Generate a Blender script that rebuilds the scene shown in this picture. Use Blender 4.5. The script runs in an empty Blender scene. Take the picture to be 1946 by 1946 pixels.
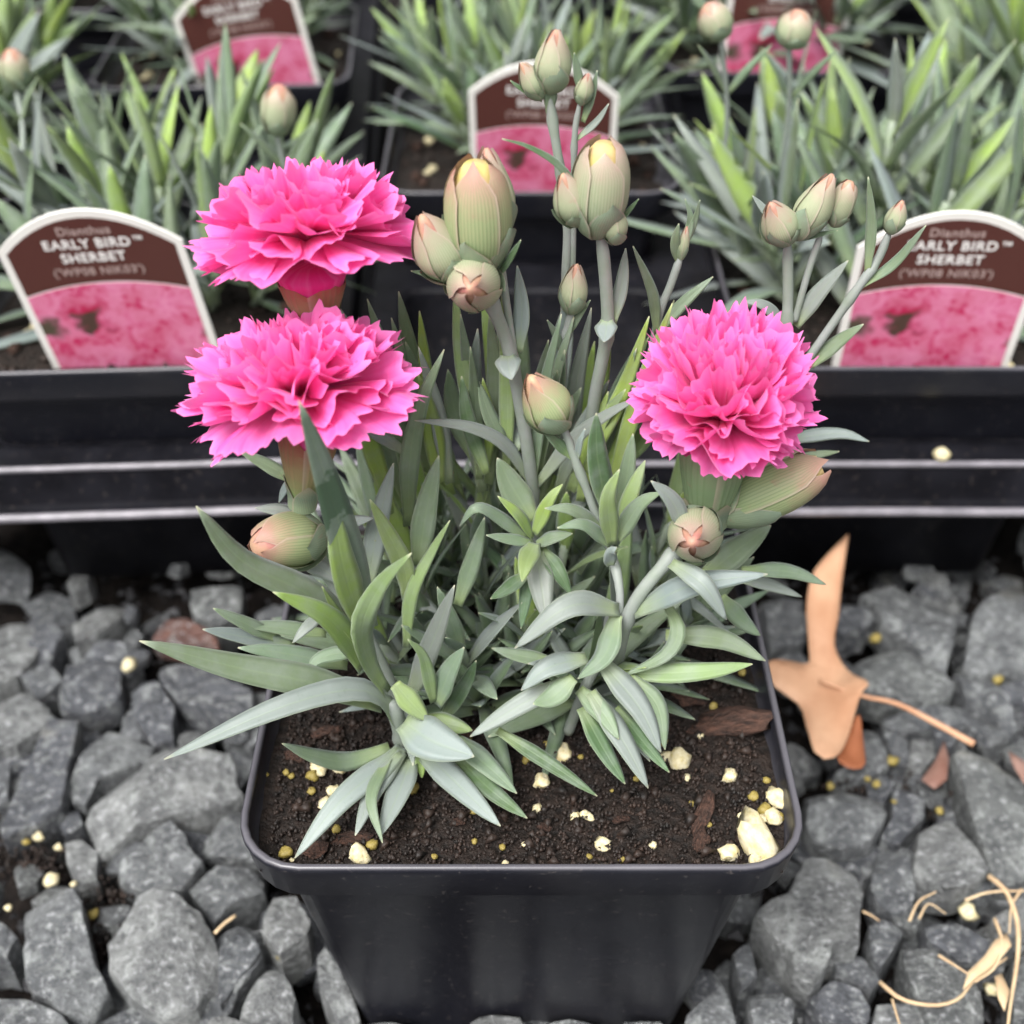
import bpy, bmesh, math, random
from mathutils import Vector as V, Matrix, noise

# ------------------------------------------------------------------ camera, sky, sun, exposure
SC = bpy.context.scene
COL = SC.collection
U = 0.01                                   # the script thinks in centimetres
TH = math.radians(39.3)
FOC, CXY = 2367.0, 973.0                   # focal length in pixels of the 1946 px photograph
CAM = V((-0.2, -20.6, 31.0))
cam_data = bpy.data.cameras.new('camera')
cam = bpy.data.objects.new('camera', cam_data); COL.objects.link(cam)
cam.location = CAM * U
cam.rotation_euler = (math.pi / 2 - TH, 0, 0)
cam_data.sensor_width = 36.0
cam_data.lens = 36.0 * FOC / 1946.0
cam_data.clip_start = 0.01; cam_data.clip_end = 200.0
cam_data.dof.use_dof = True
cam_data.dof.focus_distance = 0.252
cam_data.dof.aperture_fstop = 14.0
SC.camera = cam

world = bpy.data.worlds.new('World'); SC.world = world; world.use_nodes = True
wn, wl = world.node_tree.nodes, world.node_tree.links
SUN_EL, SUN_ROT = math.radians(58), math.radians(215)
sky = wn.new('ShaderNodeTexSky'); sky.sky_type = 'NISHITA'; sky.sun_disc = False
sky.sun_elevation = SUN_EL; sky.sun_rotation = SUN_ROT
sky.dust_density = 6.0; sky.air_density = 1.5
hs = wn.new('ShaderNodeHueSaturation'); hs.inputs['Saturation'].default_value = 0.08
wl.new(sky.outputs[0], hs.inputs['Color'])
wl.new(hs.outputs[0], wn['Background'].inputs['Color'])
wn['Background'].inputs['Strength'].default_value = 0.125
sun_data = bpy.data.lights.new('sun', 'SUN'); sun_data.energy = 1.5
sun_data.angle = math.radians(28); sun_data.color = (1.0, 0.97, 0.93)
sun = bpy.data.objects.new('sun', sun_data); COL.objects.link(sun)
sd = V((math.cos(SUN_EL) * math.sin(SUN_ROT), math.cos(SUN_EL) * math.cos(SUN_ROT), math.sin(SUN_EL)))
sun.rotation_euler = sd.to_track_quat('Z', 'Y').to_euler(); sun.location = sd * 3
SC.view_settings.view_transform = 'Standard'; SC.view_settings.look = 'None'
SC.view_settings.exposure = 1.05; SC.view_settings.gamma = 1.0
SC.render.engine = 'CYCLES'; SC.cycles.use_denoising = True
SC.cycles.max_bounces = 6; SC.cycles.transparent_max_bounces = 6

# ------------------------------------------------------------------ helpers
FW = V((0, math.cos(TH), -math.sin(TH))); DN = V((0, -math.sin(TH), -math.cos(TH)))
def ray(x, y): return FW + V((1, 0, 0)) * ((x - CXY) / FOC) + DN * ((y - CXY) / FOC)
def P(x, y, Y):                            # the point seen at (x, y) that lies at world depth Y
    r = ray(x, y); return CAM + r * ((Y - CAM.y) / r.y)
def PZ(x, y, z):                           # the same at world height z
    r = ray(x, y); return CAM + r * ((z - CAM.z) / r.z)
def px(n, p): return n * (p - CAM).dot(FW) / FOC   # n pixels at point p, in cm
WL = {}
def link(o, parent=None, loc=V((0, 0, 0))):
    COL.objects.link(o)
    loc = V(loc); base = V((0, 0, 0))
    if parent: o.parent = parent; base = WL.get(parent.name, V((0, 0, 0)))
    o.location = (loc - base) * U
    WL[o.name] = loc
    return o
def mk(name, verts, faces, mat, parent=None, loc=(0, 0, 0), uv=None, smooth=True, color=None):
    loc = V(loc)
    me = bpy.data.meshes.new(name)
    me.from_pydata([tuple((V(v) - loc) * U) for v in verts], [], faces)
    if smooth: me.polygons.foreach_set('use_smooth', [True] * len(me.polygons))
    if uv:
        lay = me.uv_layers.new(name='UVMap')
        for lp in me.loops: lay.data[lp.index].uv = uv[lp.vertex_index]
    me.materials.append(mat); me.update()
    o = bpy.data.objects.new(name, me); link(o, parent, loc)
    if color: o.color = (*color, 1)
    return o
def empty(name, loc, parent=None):
    o = bpy.data.objects.new(name, None); o.empty_display_size = 0.01
    return link(o, parent, loc)
def tag(o, label=None, cat=None, group=None, kind=None):
    if label: o['label'] = label
    if cat: o['category'] = cat
    if group: o['group'] = group
    if kind: o['kind'] = kind
    return o
def copy_tree(o, parent=None):
    c = o.copy(); COL.objects.link(c); c.parent = parent
    for ch in list(o.children): copy_tree(ch, c)
    return c
def drop_tree(o):
    for ch in list(o.children): drop_tree(ch)
    bpy.data.objects.remove(o)
def mix(a, b, t): return a + (b - a) * t
def smooth01(t): t = max(0, min(1, t)); return t * t * (3 - 2 * t)
def spline(pts, n):                        # Catmull-Rom through pts, n+1 samples
    pts = [V(p) for p in pts]
    if len(pts) == 2: pts = [pts[0], (pts[0] + pts[1]) / 2, pts[1]]
    ext = [pts[0] * 2 - pts[1]] + pts + [pts[-1] * 2 - pts[-2]]
    ln = [0]
    for a, b in zip(pts, pts[1:]): ln.append(ln[-1] + (b - a).length)
    out = []
    for i in range(n + 1):
        s = ln[-1] * i / n; k = 0
        while k < len(pts) - 2 and s > ln[k + 1]: k += 1
        t = (s - ln[k]) / max(1e-6, ln[k + 1] - ln[k])
        a, b, c, d = ext[k:k + 4]
        out.append(0.5 * ((2 * b) + (c - a) * t + (2 * a - 5 * b + 4 * c - d) * t * t + (3 * b - a - 3 * c + d) * t ** 3))
    return out
def tube(path, rads, n=9):
    verts, faces = [], []
    up = V((0.3, -1, 0.2)).normalized(); m = len(path)
    for i, p in enumerate(path):
        t = (path[min(i + 1, m - 1)] - path[max(i - 1, 0)]).normalized()
        a = t.cross(up).normalized(); b = a.cross(t)
        for k in range(n):
            an = 2 * math.pi * k / n
            verts.append(p + (a * math.cos(an) + b * math.sin(an)) * rads[i])
    for i in range(m - 1):
        for k in range(n):
            faces.append((i * n + k, i * n + (k + 1) % n, (i + 1) * n + (k + 1) % n, (i + 1) * n + k))
    faces.append(tuple(range(n - 1, -1, -1))); faces.append(tuple((m - 1) * n + k for k in range(n)))
    return verts, faces

# ------------------------------------------------------------------ materials
def new_mat(name):
    m = bpy.data.materials.new(name); m.use_nodes = True
    nt = m.node_tree; return m, nt, nt.nodes['Principled BSDF']
def nd(nt, kind, **kw):
    n = nt.nodes.new('ShaderNode' + kind)
    for k, v in kw.items():
        if k in n.inputs: n.inputs[k].default_value = v
        else: setattr(n, k, v)
    return n
def mth(nt, op, a, b=None, clamp=False):
    n = nt.nodes.new('ShaderNodeMath'); n.operation = op; n.use_clamp = clamp
    for i, x in enumerate((a, b)):
        if x is None: continue
        if isinstance(x, (int, float)): n.inputs[i].default_value = x
        else: nt.links.new(x, n.inputs[i])
    return n.outputs[0]
def mixc(nt, fac, a, b, mode='MIX'):
    n = nt.nodes.new('ShaderNodeMix'); n.data_type = 'RGBA'; n.blend_type = mode
    for s, x in ((0, fac), (6, a), (7, b)):
        if isinstance(x, (int, float)): n.inputs[s].default_value = x
        elif isinstance(x, tuple): n.inputs[s].default_value = (*x, 1)
        else: nt.links.new(x, n.inputs[s])
    return n.outputs[2]
def ramp(nt, fac, lo, hi):
    n = nt.nodes.new('ShaderNodeMapRange'); n.clamp = True
    n.inputs[1].default_value = lo; n.inputs[2].default_value = hi
    nt.links.new(fac, n.inputs[0]); return n.outputs[0]
def tnoise(nt, scale, detail=4, coord='Object', rough=0.55, stretch=None):
    tc = nt.nodes.new('ShaderNodeTexCoord'); src = tc.outputs[coord]
    if stretch:
        mp = nt.nodes.new('ShaderNodeMapping'); mp.inputs['Scale'].default_value = stretch
        nt.links.new(src, mp.inputs[0]); src = mp.outputs[0]
    n = nd(nt, 'TexNoise', Scale=scale, Detail=detail, Roughness=rough); nt.links.new(src, n.inputs['Vector'])
    return n.outputs['Fac']
def bump(nt, bsdf, h, strength, dist):
    b = nd(nt, 'Bump', Strength=strength, Distance=dist); nt.links.new(h, b.inputs['Height'])
    nt.links.new(b.outputs[0], bsdf.inputs['Normal'])
def add_translucent(nt, bsdf, col, amount):
    tr = nt.nodes.new('ShaderNodeBsdfTranslucent'); ms = nt.nodes.new('ShaderNodeMixShader')
    ms.inputs[0].default_value = amount
    if isinstance(col, tuple): tr.inputs[0].default_value = (*col, 1)
    else: nt.links.new(col, tr.inputs[0])
    nt.links.new(bsdf.outputs[0], ms.inputs[1]); nt.links.new(tr.outputs[0], ms.inputs[2])
    nt.links.new(ms.outputs[0], nt.nodes['Material Output'].inputs[0])

def leaf_material(name, wet=False):
    m, nt, b = new_mat(name); L = nt.links
    oi = nt.nodes.new('ShaderNodeObjectInfo'); uvn = nt.nodes.new('ShaderNodeUVMap')
    sp = nt.nodes.new('ShaderNodeSeparateXYZ'); L.new(uvn.outputs[0], sp.inputs[0])
    u, v = sp.outputs[0], sp.outputs[1]
    edge = mth(nt, 'ABSOLUTE', mth(nt, 'SUBTRACT', u, 0.5))
    rim = ramp(nt, edge, 0.41, 0.5)
    rib = mth(nt, 'SUBTRACT', 1.0, ramp(nt, edge, 0.0, 0.07))
    base = ramp(nt, v, 0.30, 0.0)
    tipc = ramp(nt, v, 0.965, 1.0)
    n1 = tnoise(nt, 220, 5); n2 = tnoise(nt, 900, 3, stretch=(1, 1, 0.3))
    c = oi.outputs['Color']
    c = mixc(nt, mth(nt, 'MULTIPLY', base, 0.7), c, (0.30, 0.38, 0.14))
    c = mixc(nt, mth(nt, 'MULTIPLY', ramp(nt, n1, 0.42, 0.68), 0.32), c, (0.30, 0.335, 0.32))
    c = mixc(nt, mth(nt, 'MULTIPLY', ramp(nt, n2, 0.6, 0.8), 0.25), c, (0.07, 0.13, 0.07))
    c = mixc(nt, mth(nt, 'MULTIPLY', rib, 0.16), c, (0.30, 0.40, 0.20))
    c = mixc(nt, mth(nt, 'MULTIPLY', rim, 0.55), c, (0.42, 0.50, 0.34))
    c = mixc(nt, mth(nt, 'MULTIPLY', tipc, 0.7), c, (0.55, 0.52, 0.36))
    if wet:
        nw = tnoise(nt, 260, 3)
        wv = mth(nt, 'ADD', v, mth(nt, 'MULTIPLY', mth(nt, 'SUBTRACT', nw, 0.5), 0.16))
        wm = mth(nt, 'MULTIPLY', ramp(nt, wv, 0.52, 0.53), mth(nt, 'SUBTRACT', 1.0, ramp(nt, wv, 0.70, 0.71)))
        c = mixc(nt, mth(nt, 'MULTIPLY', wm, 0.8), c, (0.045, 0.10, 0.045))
    L.new(c, b.inputs['Base Color'])
    b.inputs['Roughness'].default_value = 0.5
    b.inputs['Specular IOR Level'].default_value = 0.42
    b.inputs['Sheen Weight'].default_value = 0.15; b.inputs['Sheen Tint'].default_value = (0.8, 0.9, 1, 1)
    bump(nt, b, mth(nt, 'ADD', n1, mth(nt, 'MULTIPLY', rib, -0.5)), 0.18, 0.0006)
    add_translucent(nt, b, mixc(nt, 0.6, c, (0.35, 0.55, 0.06)), 0.20)
    return m
M_LEAF = leaf_material('dianthus_leaf'); M_WET = leaf_material('wet_leaf', True)

def stem_material():
    m, nt, b = new_mat('stem'); oi = nt.nodes.new('ShaderNodeObjectInfo')
    n = tnoise(nt, 150, 4)
    c = mixc(nt, ramp(nt, n, 0.35, 0.7), oi.outputs['Color'], (0.27, 0.29, 0.28))
    nt.links.new(c, b.inputs['Base Color']); b.inputs['Roughness'].default_value = 0.55
    return m
M_STEM = stem_material()

def petal_material():
    m, nt, b = new_mat('pink_petal'); L = nt.links
    oi = nt.nodes.new('ShaderNodeObjectInfo'); uvn = nt.nodes.new('ShaderNodeUVMap')
    sp = nt.nodes.new('ShaderNodeSeparateXYZ'); L.new(uvn.outputs[0], sp.inputs[0])
    u, v = sp.outputs[0], sp.outputs[1]
    cb = nt.nodes.new('ShaderNodeCombineXYZ')
    L.new(mth(nt, 'MULTIPLY', u, 26.0), cb.inputs[0]); L.new(mth(nt, 'MULTIPLY', v, 1.6), cb.inputs[1])
    L.new(mth(nt, 'MULTIPLY', oi.outputs['Random'], 37.0), cb.inputs[2])
    nz = nd(nt, 'TexNoise', Scale=1.0, Detail=3); L.new(cb.outputs[0], nz.inputs['Vector'])
    vein = nz.outputs['Fac']
    geo = nt.nodes.new('ShaderNodeNewGeometry')
    deep, light = (0.89, 0.035, 0.30), (0.93, 0.20, 0.60)
    c = mixc(nt, ramp(nt, v, 0.35, 0.98), deep, light)
    c = mixc(nt, mth(nt, 'MULTIPLY', ramp(nt, vein, 0.42, 0.70), 0.38), c, (0.95, 0.34, 0.70))
    c = mixc(nt, mth(nt, 'MULTIPLY', ramp(nt, vein, 0.50, 0.28), 0.25), c, (0.80, 0.02, 0.20))
    c = mixc(nt, mth(nt, 'MULTIPLY', ramp(nt, v, 0.93, 1.0), 0.35), c, (0.96, 0.42, 0.74))
    c = mixc(nt, mth(nt, 'MULTIPLY', oi.outputs['Random'], 0.20), c, (0.88, 0.06, 0.30))
    L.new(c, b.inputs['Base Color'])
    b.inputs['Roughness'].default_value = 0.6; b.inputs['Specular IOR Level'].default_value = 0.2
    b.inputs['Sheen Weight'].default_value = 0.25; b.inputs['Sheen Tint'].default_value = (1, 0.7, 0.9, 1)
    bump(nt, b, vein, 0.25, 0.0004)
    add_translucent(nt, b, mixc(nt, 0.5, c, (1.0, 0.12, 0.46)), 0.38)
    return m
M_PETAL = petal_material()

def sepal_material(name, tip, mid, low, lines=0.3):
    m, nt, b = new_mat(name); L = nt.links
    uvn = nt.nodes.new('ShaderNodeUVMap'); oi = nt.nodes.new('ShaderNodeObjectInfo')
    sp = nt.nodes.new('ShaderNodeSeparateXYZ'); L.new(uvn.outputs[0], sp.inputs[0])
    u, v = sp.outputs[0], sp.outputs[1]
    n1 = tnoise(nt, 320, 4)
    vv = mth(nt, 'ADD', v, mth(nt, 'MULTIPLY', mth(nt, 'SUBTRACT', n1, 0.5), 0.35))
    c = mixc(nt, ramp(nt, vv, 0.15, 0.5), low, mid)
    c = mixc(nt, mth(nt, 'MULTIPLY', ramp(nt, vv, 0.55, 0.95), 0.85), c, tip)
    wv = mth(nt, 'SINE', mth(nt, 'MULTIPLY', u, 95.0))
    c = mixc(nt, mth(nt, 'MULTIPLY', ramp(nt, wv, 0.2, 1.0), lines), c, (0.16, 0.24, 0.10))
    edge = mth(nt, 'ABSOLUTE', mth(nt, 'SUBTRACT', u, 0.5))
    c = mixc(nt, mth(nt, 'MULTIPLY', ramp(nt, edge, 0.42, 0.5), 0.5), c, (0.56, 0.43, 0.37))
    c = mixc(nt, mth(nt, 'MULTIPLY', ramp(nt, n1, 0.62, 0.75), 0.35), c, (0.40, 0.20, 0.15))
    L.new(c, b.inputs['Base Color']); b.inputs['Roughness'].default_value = 0.45
    b.inputs['Specular IOR Level'].default_value = 0.4
    bump(nt, b, mth(nt, 'ADD', wv, n1), 0.12, 0.0004)
    add_translucent(nt, b, c, 0.12)
    return m
M_SEPAL = sepal_material('bud_sepal', (0.46, 0.20, 0.19), (0.33, 0.385, 0.20), (0.27, 0.355, 0.18), .45)
M_SEPAL_PALE = sepal_material('pale_sepal', (0.48, 0.31, 0.28), (0.37, 0.40, 0.26), (0.27, 0.35, 0.22), 0.3)
M_BRACT = sepal_material('bud_bract', (0.40, 0.34, 0.24), (0.20, 0.26, 0.19), (0.27, 0.34, 0.22), 0.2)
M_CALYX = sepal_material('calyx', (0.34, 0.08, 0.07), (0.36, 0.28, 0.14), (0.24, 0.34, 0.14), 0.25)
M_CALYXG = sepal_material('green_calyx', (0.26, 0.28, 0.18), (0.22, 0.31, 0.17), (0.30, 0.38, 0.22), 0.35)
def flat_mat(name, col, rough=0.6, spec=0.3, var=0.0, scale=300, col2=None, bmp=0.0, bdist=0.0005):
    m, nt, b = new_mat(name)
    b.inputs['Roughness'].default_value = rough; b.inputs['Specular IOR Level'].default_value = spec
    if var or bmp:
        n = tnoise(nt, scale, 5)
        nt.links.new(mixc(nt, mth(nt, 'MULTIPLY', ramp(nt, n, 0.35, 0.68), var), col, col2 or col), b.inputs['Base Color'])
        if bmp: bump(nt, b, n, bmp, bdist)
    else: b.inputs['Base Color'].default_value = (*col, 1)
    return m
M_BUDTIP = flat_mat('bud_petal', (0.50, 0.44, 0.13), 0.5, 0.3, 0.8, 200, (0.52, 0.33, 0.22), 0.5)
M_BUDPINK = flat_mat('bud_petal_pink', (0.42, 0.19, 0.16), 0.5, 0.3, 0.7, 260, (0.45, 0.34, 0.19), 0.3)
def pot_material():
    m, nt, b = new_mat('black_plastic'); L = nt.links
    n1 = tnoise(nt, 45, 5); n2 = tnoise(nt, 700, 3); n3 = tnoise(nt, 16, 3)
    c = mixc(nt, mth(nt, 'MULTIPLY', ramp(nt, n1, 0.45, 0.75), 0.5), (0.011, 0.0115, 0.017), (0.025, 0.026, 0.034))
    c = mixc(nt, mth(nt, 'MULTIPLY', ramp(nt, n2, 0.63, 0.70), 0.30), c, (0.17, 0.15, 0.14))
    c = mixc(nt, mth(nt, 'MULTIPLY', ramp(nt, n3, 0.50, 0.72), 0.5), c, (0.040, 0.039, 0.042))
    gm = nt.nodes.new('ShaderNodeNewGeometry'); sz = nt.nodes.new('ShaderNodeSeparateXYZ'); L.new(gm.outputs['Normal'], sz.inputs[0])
    c = mixc(nt, mth(nt, 'MULTIPLY', ramp(nt, sz.outputs[2], 0.25, 0.85), mth(nt, 'ADD', mth(nt, 'MULTIPLY', n1, 0.8), 0.3)), c, (0.105, 0.10, 0.115))   # upward faces paled to paint in the rim's highlight
    L.new(c, b.inputs['Base Color'])
    L.new(mth(nt, 'ADD', mth(nt, 'MULTIPLY', n1, 0.28), 0.20), b.inputs['Roughness'])
    b.inputs['Specular IOR Level'].default_value = 0.55
    bump(nt, b, n2, 0.06, 0.0003)
    return m
M_POT = pot_material()
def tray_material():
    m, nt, b = new_mat('tray_plastic'); L = nt.links
    n1 = tnoise(nt, 60, 5); n2 = tnoise(nt, 420, 4)
    c = mixc(nt, ramp(nt, n1, 0.4, 0.7), (0.005, 0.005, 0.007), (0.012, 0.012, 0.016))
    c = mixc(nt, mth(nt, 'MULTIPLY', ramp(nt, n2, 0.6, 0.72), 0.3), c, (0.12, 0.10, 0.09))
    L.new(c, b.inputs['Base Color']); b.inputs['Roughness'].default_value = 0.5
    b.inputs['Specular IOR Level'].default_value = 0.16
    return m
M_TRAY = tray_material()
M_EDGEGLOSS = flat_mat('worn_edge_gloss', (0.24, 0.225, 0.25), 0.35, 0.6, 0.8, 90, (0.11, 0.105, 0.12), 0.2)  # worn dusty grey, with the sky's gloss on the lips painted in
def stone_material():
    m, nt, b = new_mat('slate_stone'); L = nt.links
    oi = nt.nodes.new('ShaderNodeObjectInfo')
    n1 = tnoise(nt, 75, 8, rough=0.7); n2 = tnoise(nt, 480, 5, rough=0.7); n3 = tnoise(nt, 40, 3); n4 = tnoise(nt, 120, 4, stretch=(1, 4, 2))
    oc_ = oi.outputs['Color']; n5 = tnoise(nt, 190, 6, rough=0.75)
    c = mixc(nt, ramp(nt, n1, 0.40, 0.60), mixc(nt, 0.62, oc_, (0.022, 0.024, 0.030)), oc_)
    c = mixc(nt, mth(nt, 'MULTIPLY', ramp(nt, n5, 0.53, 0.62), 0.55), c, (0.38, 0.40, 0.39))
    c = mixc(nt, mth(nt, 'MULTIPLY', ramp(nt, n2, 0.55, 0.66), 0.75), c, (0.50, 0.51, 0.52))
    c = mixc(nt, mth(nt, 'MULTIPLY', ramp(nt, n2, 0.46, 0.34), 0.7), c, (0.025, 0.027, 0.031))
    c = mixc(nt, mth(nt, 'MULTIPLY', ramp(nt, n4, 0.58, 0.70), 0.35), c, (0.33, 0.345, 0.33))
    c = mixc(nt, mth(nt, 'MULTIPLY', ramp(nt, n3, 0.62, 0.75), 0.35), c, (0.26, 0.23, 0.16))
    L.new(c, b.inputs['Base Color']); b.inputs['Roughness'].default_value = 0.5
    b.inputs['Specular IOR Level'].default_value = 0.55
    bump(nt, b, mth(nt, 'ADD', mth(nt, 'MULTIPLY', n1, 1.6), mth(nt, 'MULTIPLY', n2, 0.6)), 0.9, 0.0035)
    return m
M_STONE = stone_material()
M_SOIL = flat_mat('peat_soil', (0.006, 0.004, 0.003), 0.7, 0.35, 1.0, 420, (0.022, 0.013, 0.009), 1.0, 0.003)
M_CRUMB = flat_mat('peat_crumbs', (0.006, 0.004, 0.003), 0.6, 0.45, 1.0, 200, (0.034, 0.019, 0.013), 0.6, 0.001)
M_GROUND = flat_mat('ground_soil', (0.005, 0.004, 0.004), 0.9, 0.15, 1.0, 180, (0.018, 0.014, 0.012), 0.9, 0.004)
M_PERLITE = flat_mat('perlite', (0.70, 0.64, 0.46), 0.8, 0.2, 0.9, 200, (0.50, 0.41, 0.17), 0.5, 0.0008)
M_BEAD = flat_mat('fertiliser_bead', (0.22, 0.17, 0.035), 0.5, 0.4, 0.8, 300, (0.36, 0.28, 0.09), 0.4)
M_BARK = flat_mat('bark', (0.022, 0.013, 0.010), 0.7, 0.35, 1.0, 260, (0.11, 0.055, 0.038), 1.0, 0.002)
M_TAGW = flat_mat('white_plastic', (0.80, 0.78, 0.74), 0.4, 0.4, 0.3, 60, (0.70, 0.68, 0.64))
M_BROWN = flat_mat('brown_print', (0.085, 0.030, 0.025), 0.35, 0.4, 0.4, 30, (0.10, 0.04, 0.033))
M_TEXT = flat_mat('white_print', (0.80, 0.78, 0.76), 0.5, 0.3)
M_TEXTG = flat_mat('grey_print', (0.40, 0.30, 0.28), 0.5, 0.3)
M_OAK = flat_mat('dry_oak_leaf', (0.62, 0.37, 0.23), 0.55, 0.35, 0.8, 55, (0.42, 0.20, 0.105), 0.7, 0.0015)
M_OAKDARK = flat_mat('dry_oak_leaf_fold', (0.26, 0.085, 0.035), 0.6, 0.3, 0.7, 90, (0.36, 0.13, 0.06), 0.3)
M_STRAW = flat_mat('dry_straw', (0.62, 0.48, 0.30), 0.6, 0.3, 0.7, 120, (0.42, 0.26, 0.15), 0.3)
def photo_material():
    m, nt, b = new_mat('printed_flower_photo'); L = nt.links
    tc = nt.nodes.new('ShaderNodeTexCoord')
    wob = nd(nt, 'TexNoise', Scale=120, Detail=4); L.new(tc.outputs['Object'], wob.inputs['Vector'])
    ad = nt.nodes.new('ShaderNodeVectorMath'); ad.operation = 'MULTIPLY_ADD'
    L.new(wob.outputs['Color'], ad.inputs[0]); ad.inputs[1].default_value = (0.02, 0.02, 0.02); L.new(tc.outputs['Object'], ad.inputs[2])
    big = nd(nt, 'TexNoise', Scale=70, Detail=4, Roughness=0.6); L.new(ad.outputs[0], big.inputs['Vector'])
    vo = nd(nt, 'TexVoronoi', Scale=260); L.new(ad.outputs[0], vo.inputs['Vector'])
    c = mixc(nt, ramp(nt, big.outputs['Fac'], 0.38, 0.60), (0.48, 0.012, 0.085), (0.66, 0.17, 0.32))
    c = mixc(nt, mth(nt, 'MULTIPLY', ramp(nt, vo.outputs['Distance'], 0.25, 0.6), 0.4), c, (0.78, 0.34, 0.50))
    sp = nt.nodes.new('ShaderNodeSeparateXYZ'); L.new(ad.outputs[0], sp.inputs[0])
    def spot(x, z, r0, r1, amt, col, c):
        dx = mth(nt, 'SUBTRACT', sp.outputs[0], x * U + 0.010); dz = mth(nt, 'MULTIPLY', mth(nt, 'SUBTRACT', sp.outputs[2], z * U + 0.010), 1.7)
        d = mth(nt, 'SQRT', mth(nt, 'ADD', mth(nt, 'MULTIPLY', dx, dx), mth(nt, 'MULTIPLY', dz, dz)))
        return mixc(nt, mth(nt, 'MULTIPLY', ramp(nt, d, r1 * U, r0 * U), amt), c, col)
    c = spot(-1.0, 1.95, 0.2, 1.1, 0.9, (0.42, 0.010, 0.06), c)
    c = spot(-0.95, 1.60, 0.30, 0.62, 0.95, (0.055, 0.045, 0.03), c)
    c = spot(-2.7, 1.5, 0.5, 1.0, 0.95, (0.05, 0.06, 0.03), c)
    c = spot(2.75, 0.8, 0.2, 0.5, 0.8, (0.10, 0.09, 0.07), c)
    L.new(c, b.inputs['Base Color']); b.inputs['Roughness'].default_value = 0.35
    return m
M_PHOTO = photo_material()

# ------------------------------------------------------------------ ground and gravel
R0 = random.Random(11)
ground = None
def build_ground():
    global ground
    n = 60; ext = [-4000, -1200, -300] + [-120 + 4 * i for i in range(n + 1)] + [300, 1200, 4000]
    m = len(ext); verts = []; faces = []
    for y in ext:
        for x in ext:
            z = -2.3
            if abs(x) < 130 and abs(y) < 130: z += 0.9 * noise.noise(V((x * .25, y * .25, 3)))
            verts.append((x, y + 30, z))
    for j in range(m - 1):
        for i in range(m - 1):
            a = j * m + i; faces.append((a, a + 1, a + m + 1, a + m))
    ground = mk('ground', verts, faces, M_GROUND)
    tag(ground, 'dark soil ground under the grey crushed stone', kind='structure')
build_ground()
GREYS = [tuple(1.22 * v for v in c_) for c_ in [(0.17, 0.178, 0.182), (0.13, 0.137, 0.145), (0.21, 0.216, 0.214), (0.095, 0.10, 0.112), (0.155, 0.163, 0.160), (0.24, 0.245, 0.24)]]
def slab(outline, ztop, thick, rng, col, name='stone'):
    """an angular stone from its top outline (cm, world xy): uneven top, bevelled rim, undercut sides"""
    c = sum((V((p[0], p[1], 0)) for p in outline), V((0, 0, 0))) / len(outline)
    pts = []
    k = len(outline)
    for i in range(k):
        a, b = V((*outline[i][:2], 0)), V((*outline[(i + 1) % k][:2], 0))
        steps = max(2, min(5, int((b - a).length / 0.35)))
        for s in range(steps):
            t = s / steps; q = a.lerp(b, t)
            d = (q - c); q += d * 0.11 * noise.noise(V((q.x * 2.6, q.y * 2.6, 1.7))) + d * rng.uniform(-.03, .03)
            if s == 0: q = q.lerp(c, 0.03)
            pts.append(q)
    n = len(pts); verts, faces = [], []
    tx, ty = rng.uniform(-.2, .2), rng.uniform(-.2, .2); sd_ = rng.random() * 50
    R = sum((p - c).length for p in pts) / n
    rings = ((0.2, 0.0), (0.38, 0.0), (0.56, 0.0), (0.72, 0.0), (0.87, -.0), (0.968, -0.006), (0.994, -0.04), (1.0, -0.10), (1.0, -0.5), (0.9, -1.0))
    cuts = []                                # broken facets: the top is the lowest of a few tilted planes
    for _ in range(rng.randint(3, 5)):
        an = rng.random() * 6.283; cuts.append((math.cos(an), math.sin(an), rng.uniform(.35, .85) * R, rng.uniform(.2, .9)))
    for s, dz in rings:
        for p in pts:
            q = c.lerp(p, s)
            h = ztop + tx * (q.x - c.x) + ty * (q.y - c.y)
            for ca, sa, d0, sl in cuts: h = min(h, ztop + .02 - sl * ((q.x - c.x) * ca + (q.y - c.y) * sa - d0))
            f = noise.noise(V((q.x * 1.3, q.y * 1.3, sd_))); g = noise.noise(V((q.x * 3.6, q.y * 3.6, sd_ + 9)))
            h += 0.05 * R * f + 0.05 * g
            h += dz * (thick if dz < -.3 else max(.6, R))
            verts.append((q.x, q.y, h))
    cz = sum(verts[i][2] for i in range(n)) / n
    verts.append((c.x, c.y, cz))
    for r in range(len(rings) - 1):
        for i in range(n):
            faces.append((r * n + i, (r + 1) * n + i, (r + 1) * n + (i + 1) % n, r * n + (i + 1) % n))
    for i in range(n): faces.append((len(verts) - 1, i, (i + 1) % n))
    faces.append(tuple((len(rings) - 1) * n + i for i in range(n - 1, -1, -1)))
    o = mk(name, verts, faces, M_STONE, ground, (c.x, c.y, ztop - thick), color=col)
    # outlines may run either way round: make the normals point outwards
    bm = bmesh.new(); bm.from_mesh(o.data); bmesh.ops.recalc_face_normals(bm, faces=bm.faces); bm.to_mesh(o.data); bm.free()
    o.data.set_sharp_from_angle(angle=math.radians(26))
    return o
def SL(x, y): return x / 2.156, 1050 + y / 2.156
def SRt(x, y): return 1380 + x / 2.156, 1050 + y / 2.156
def SB(x, y): return 400 + x / 1.61, 1350 + y / 1.61
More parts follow.
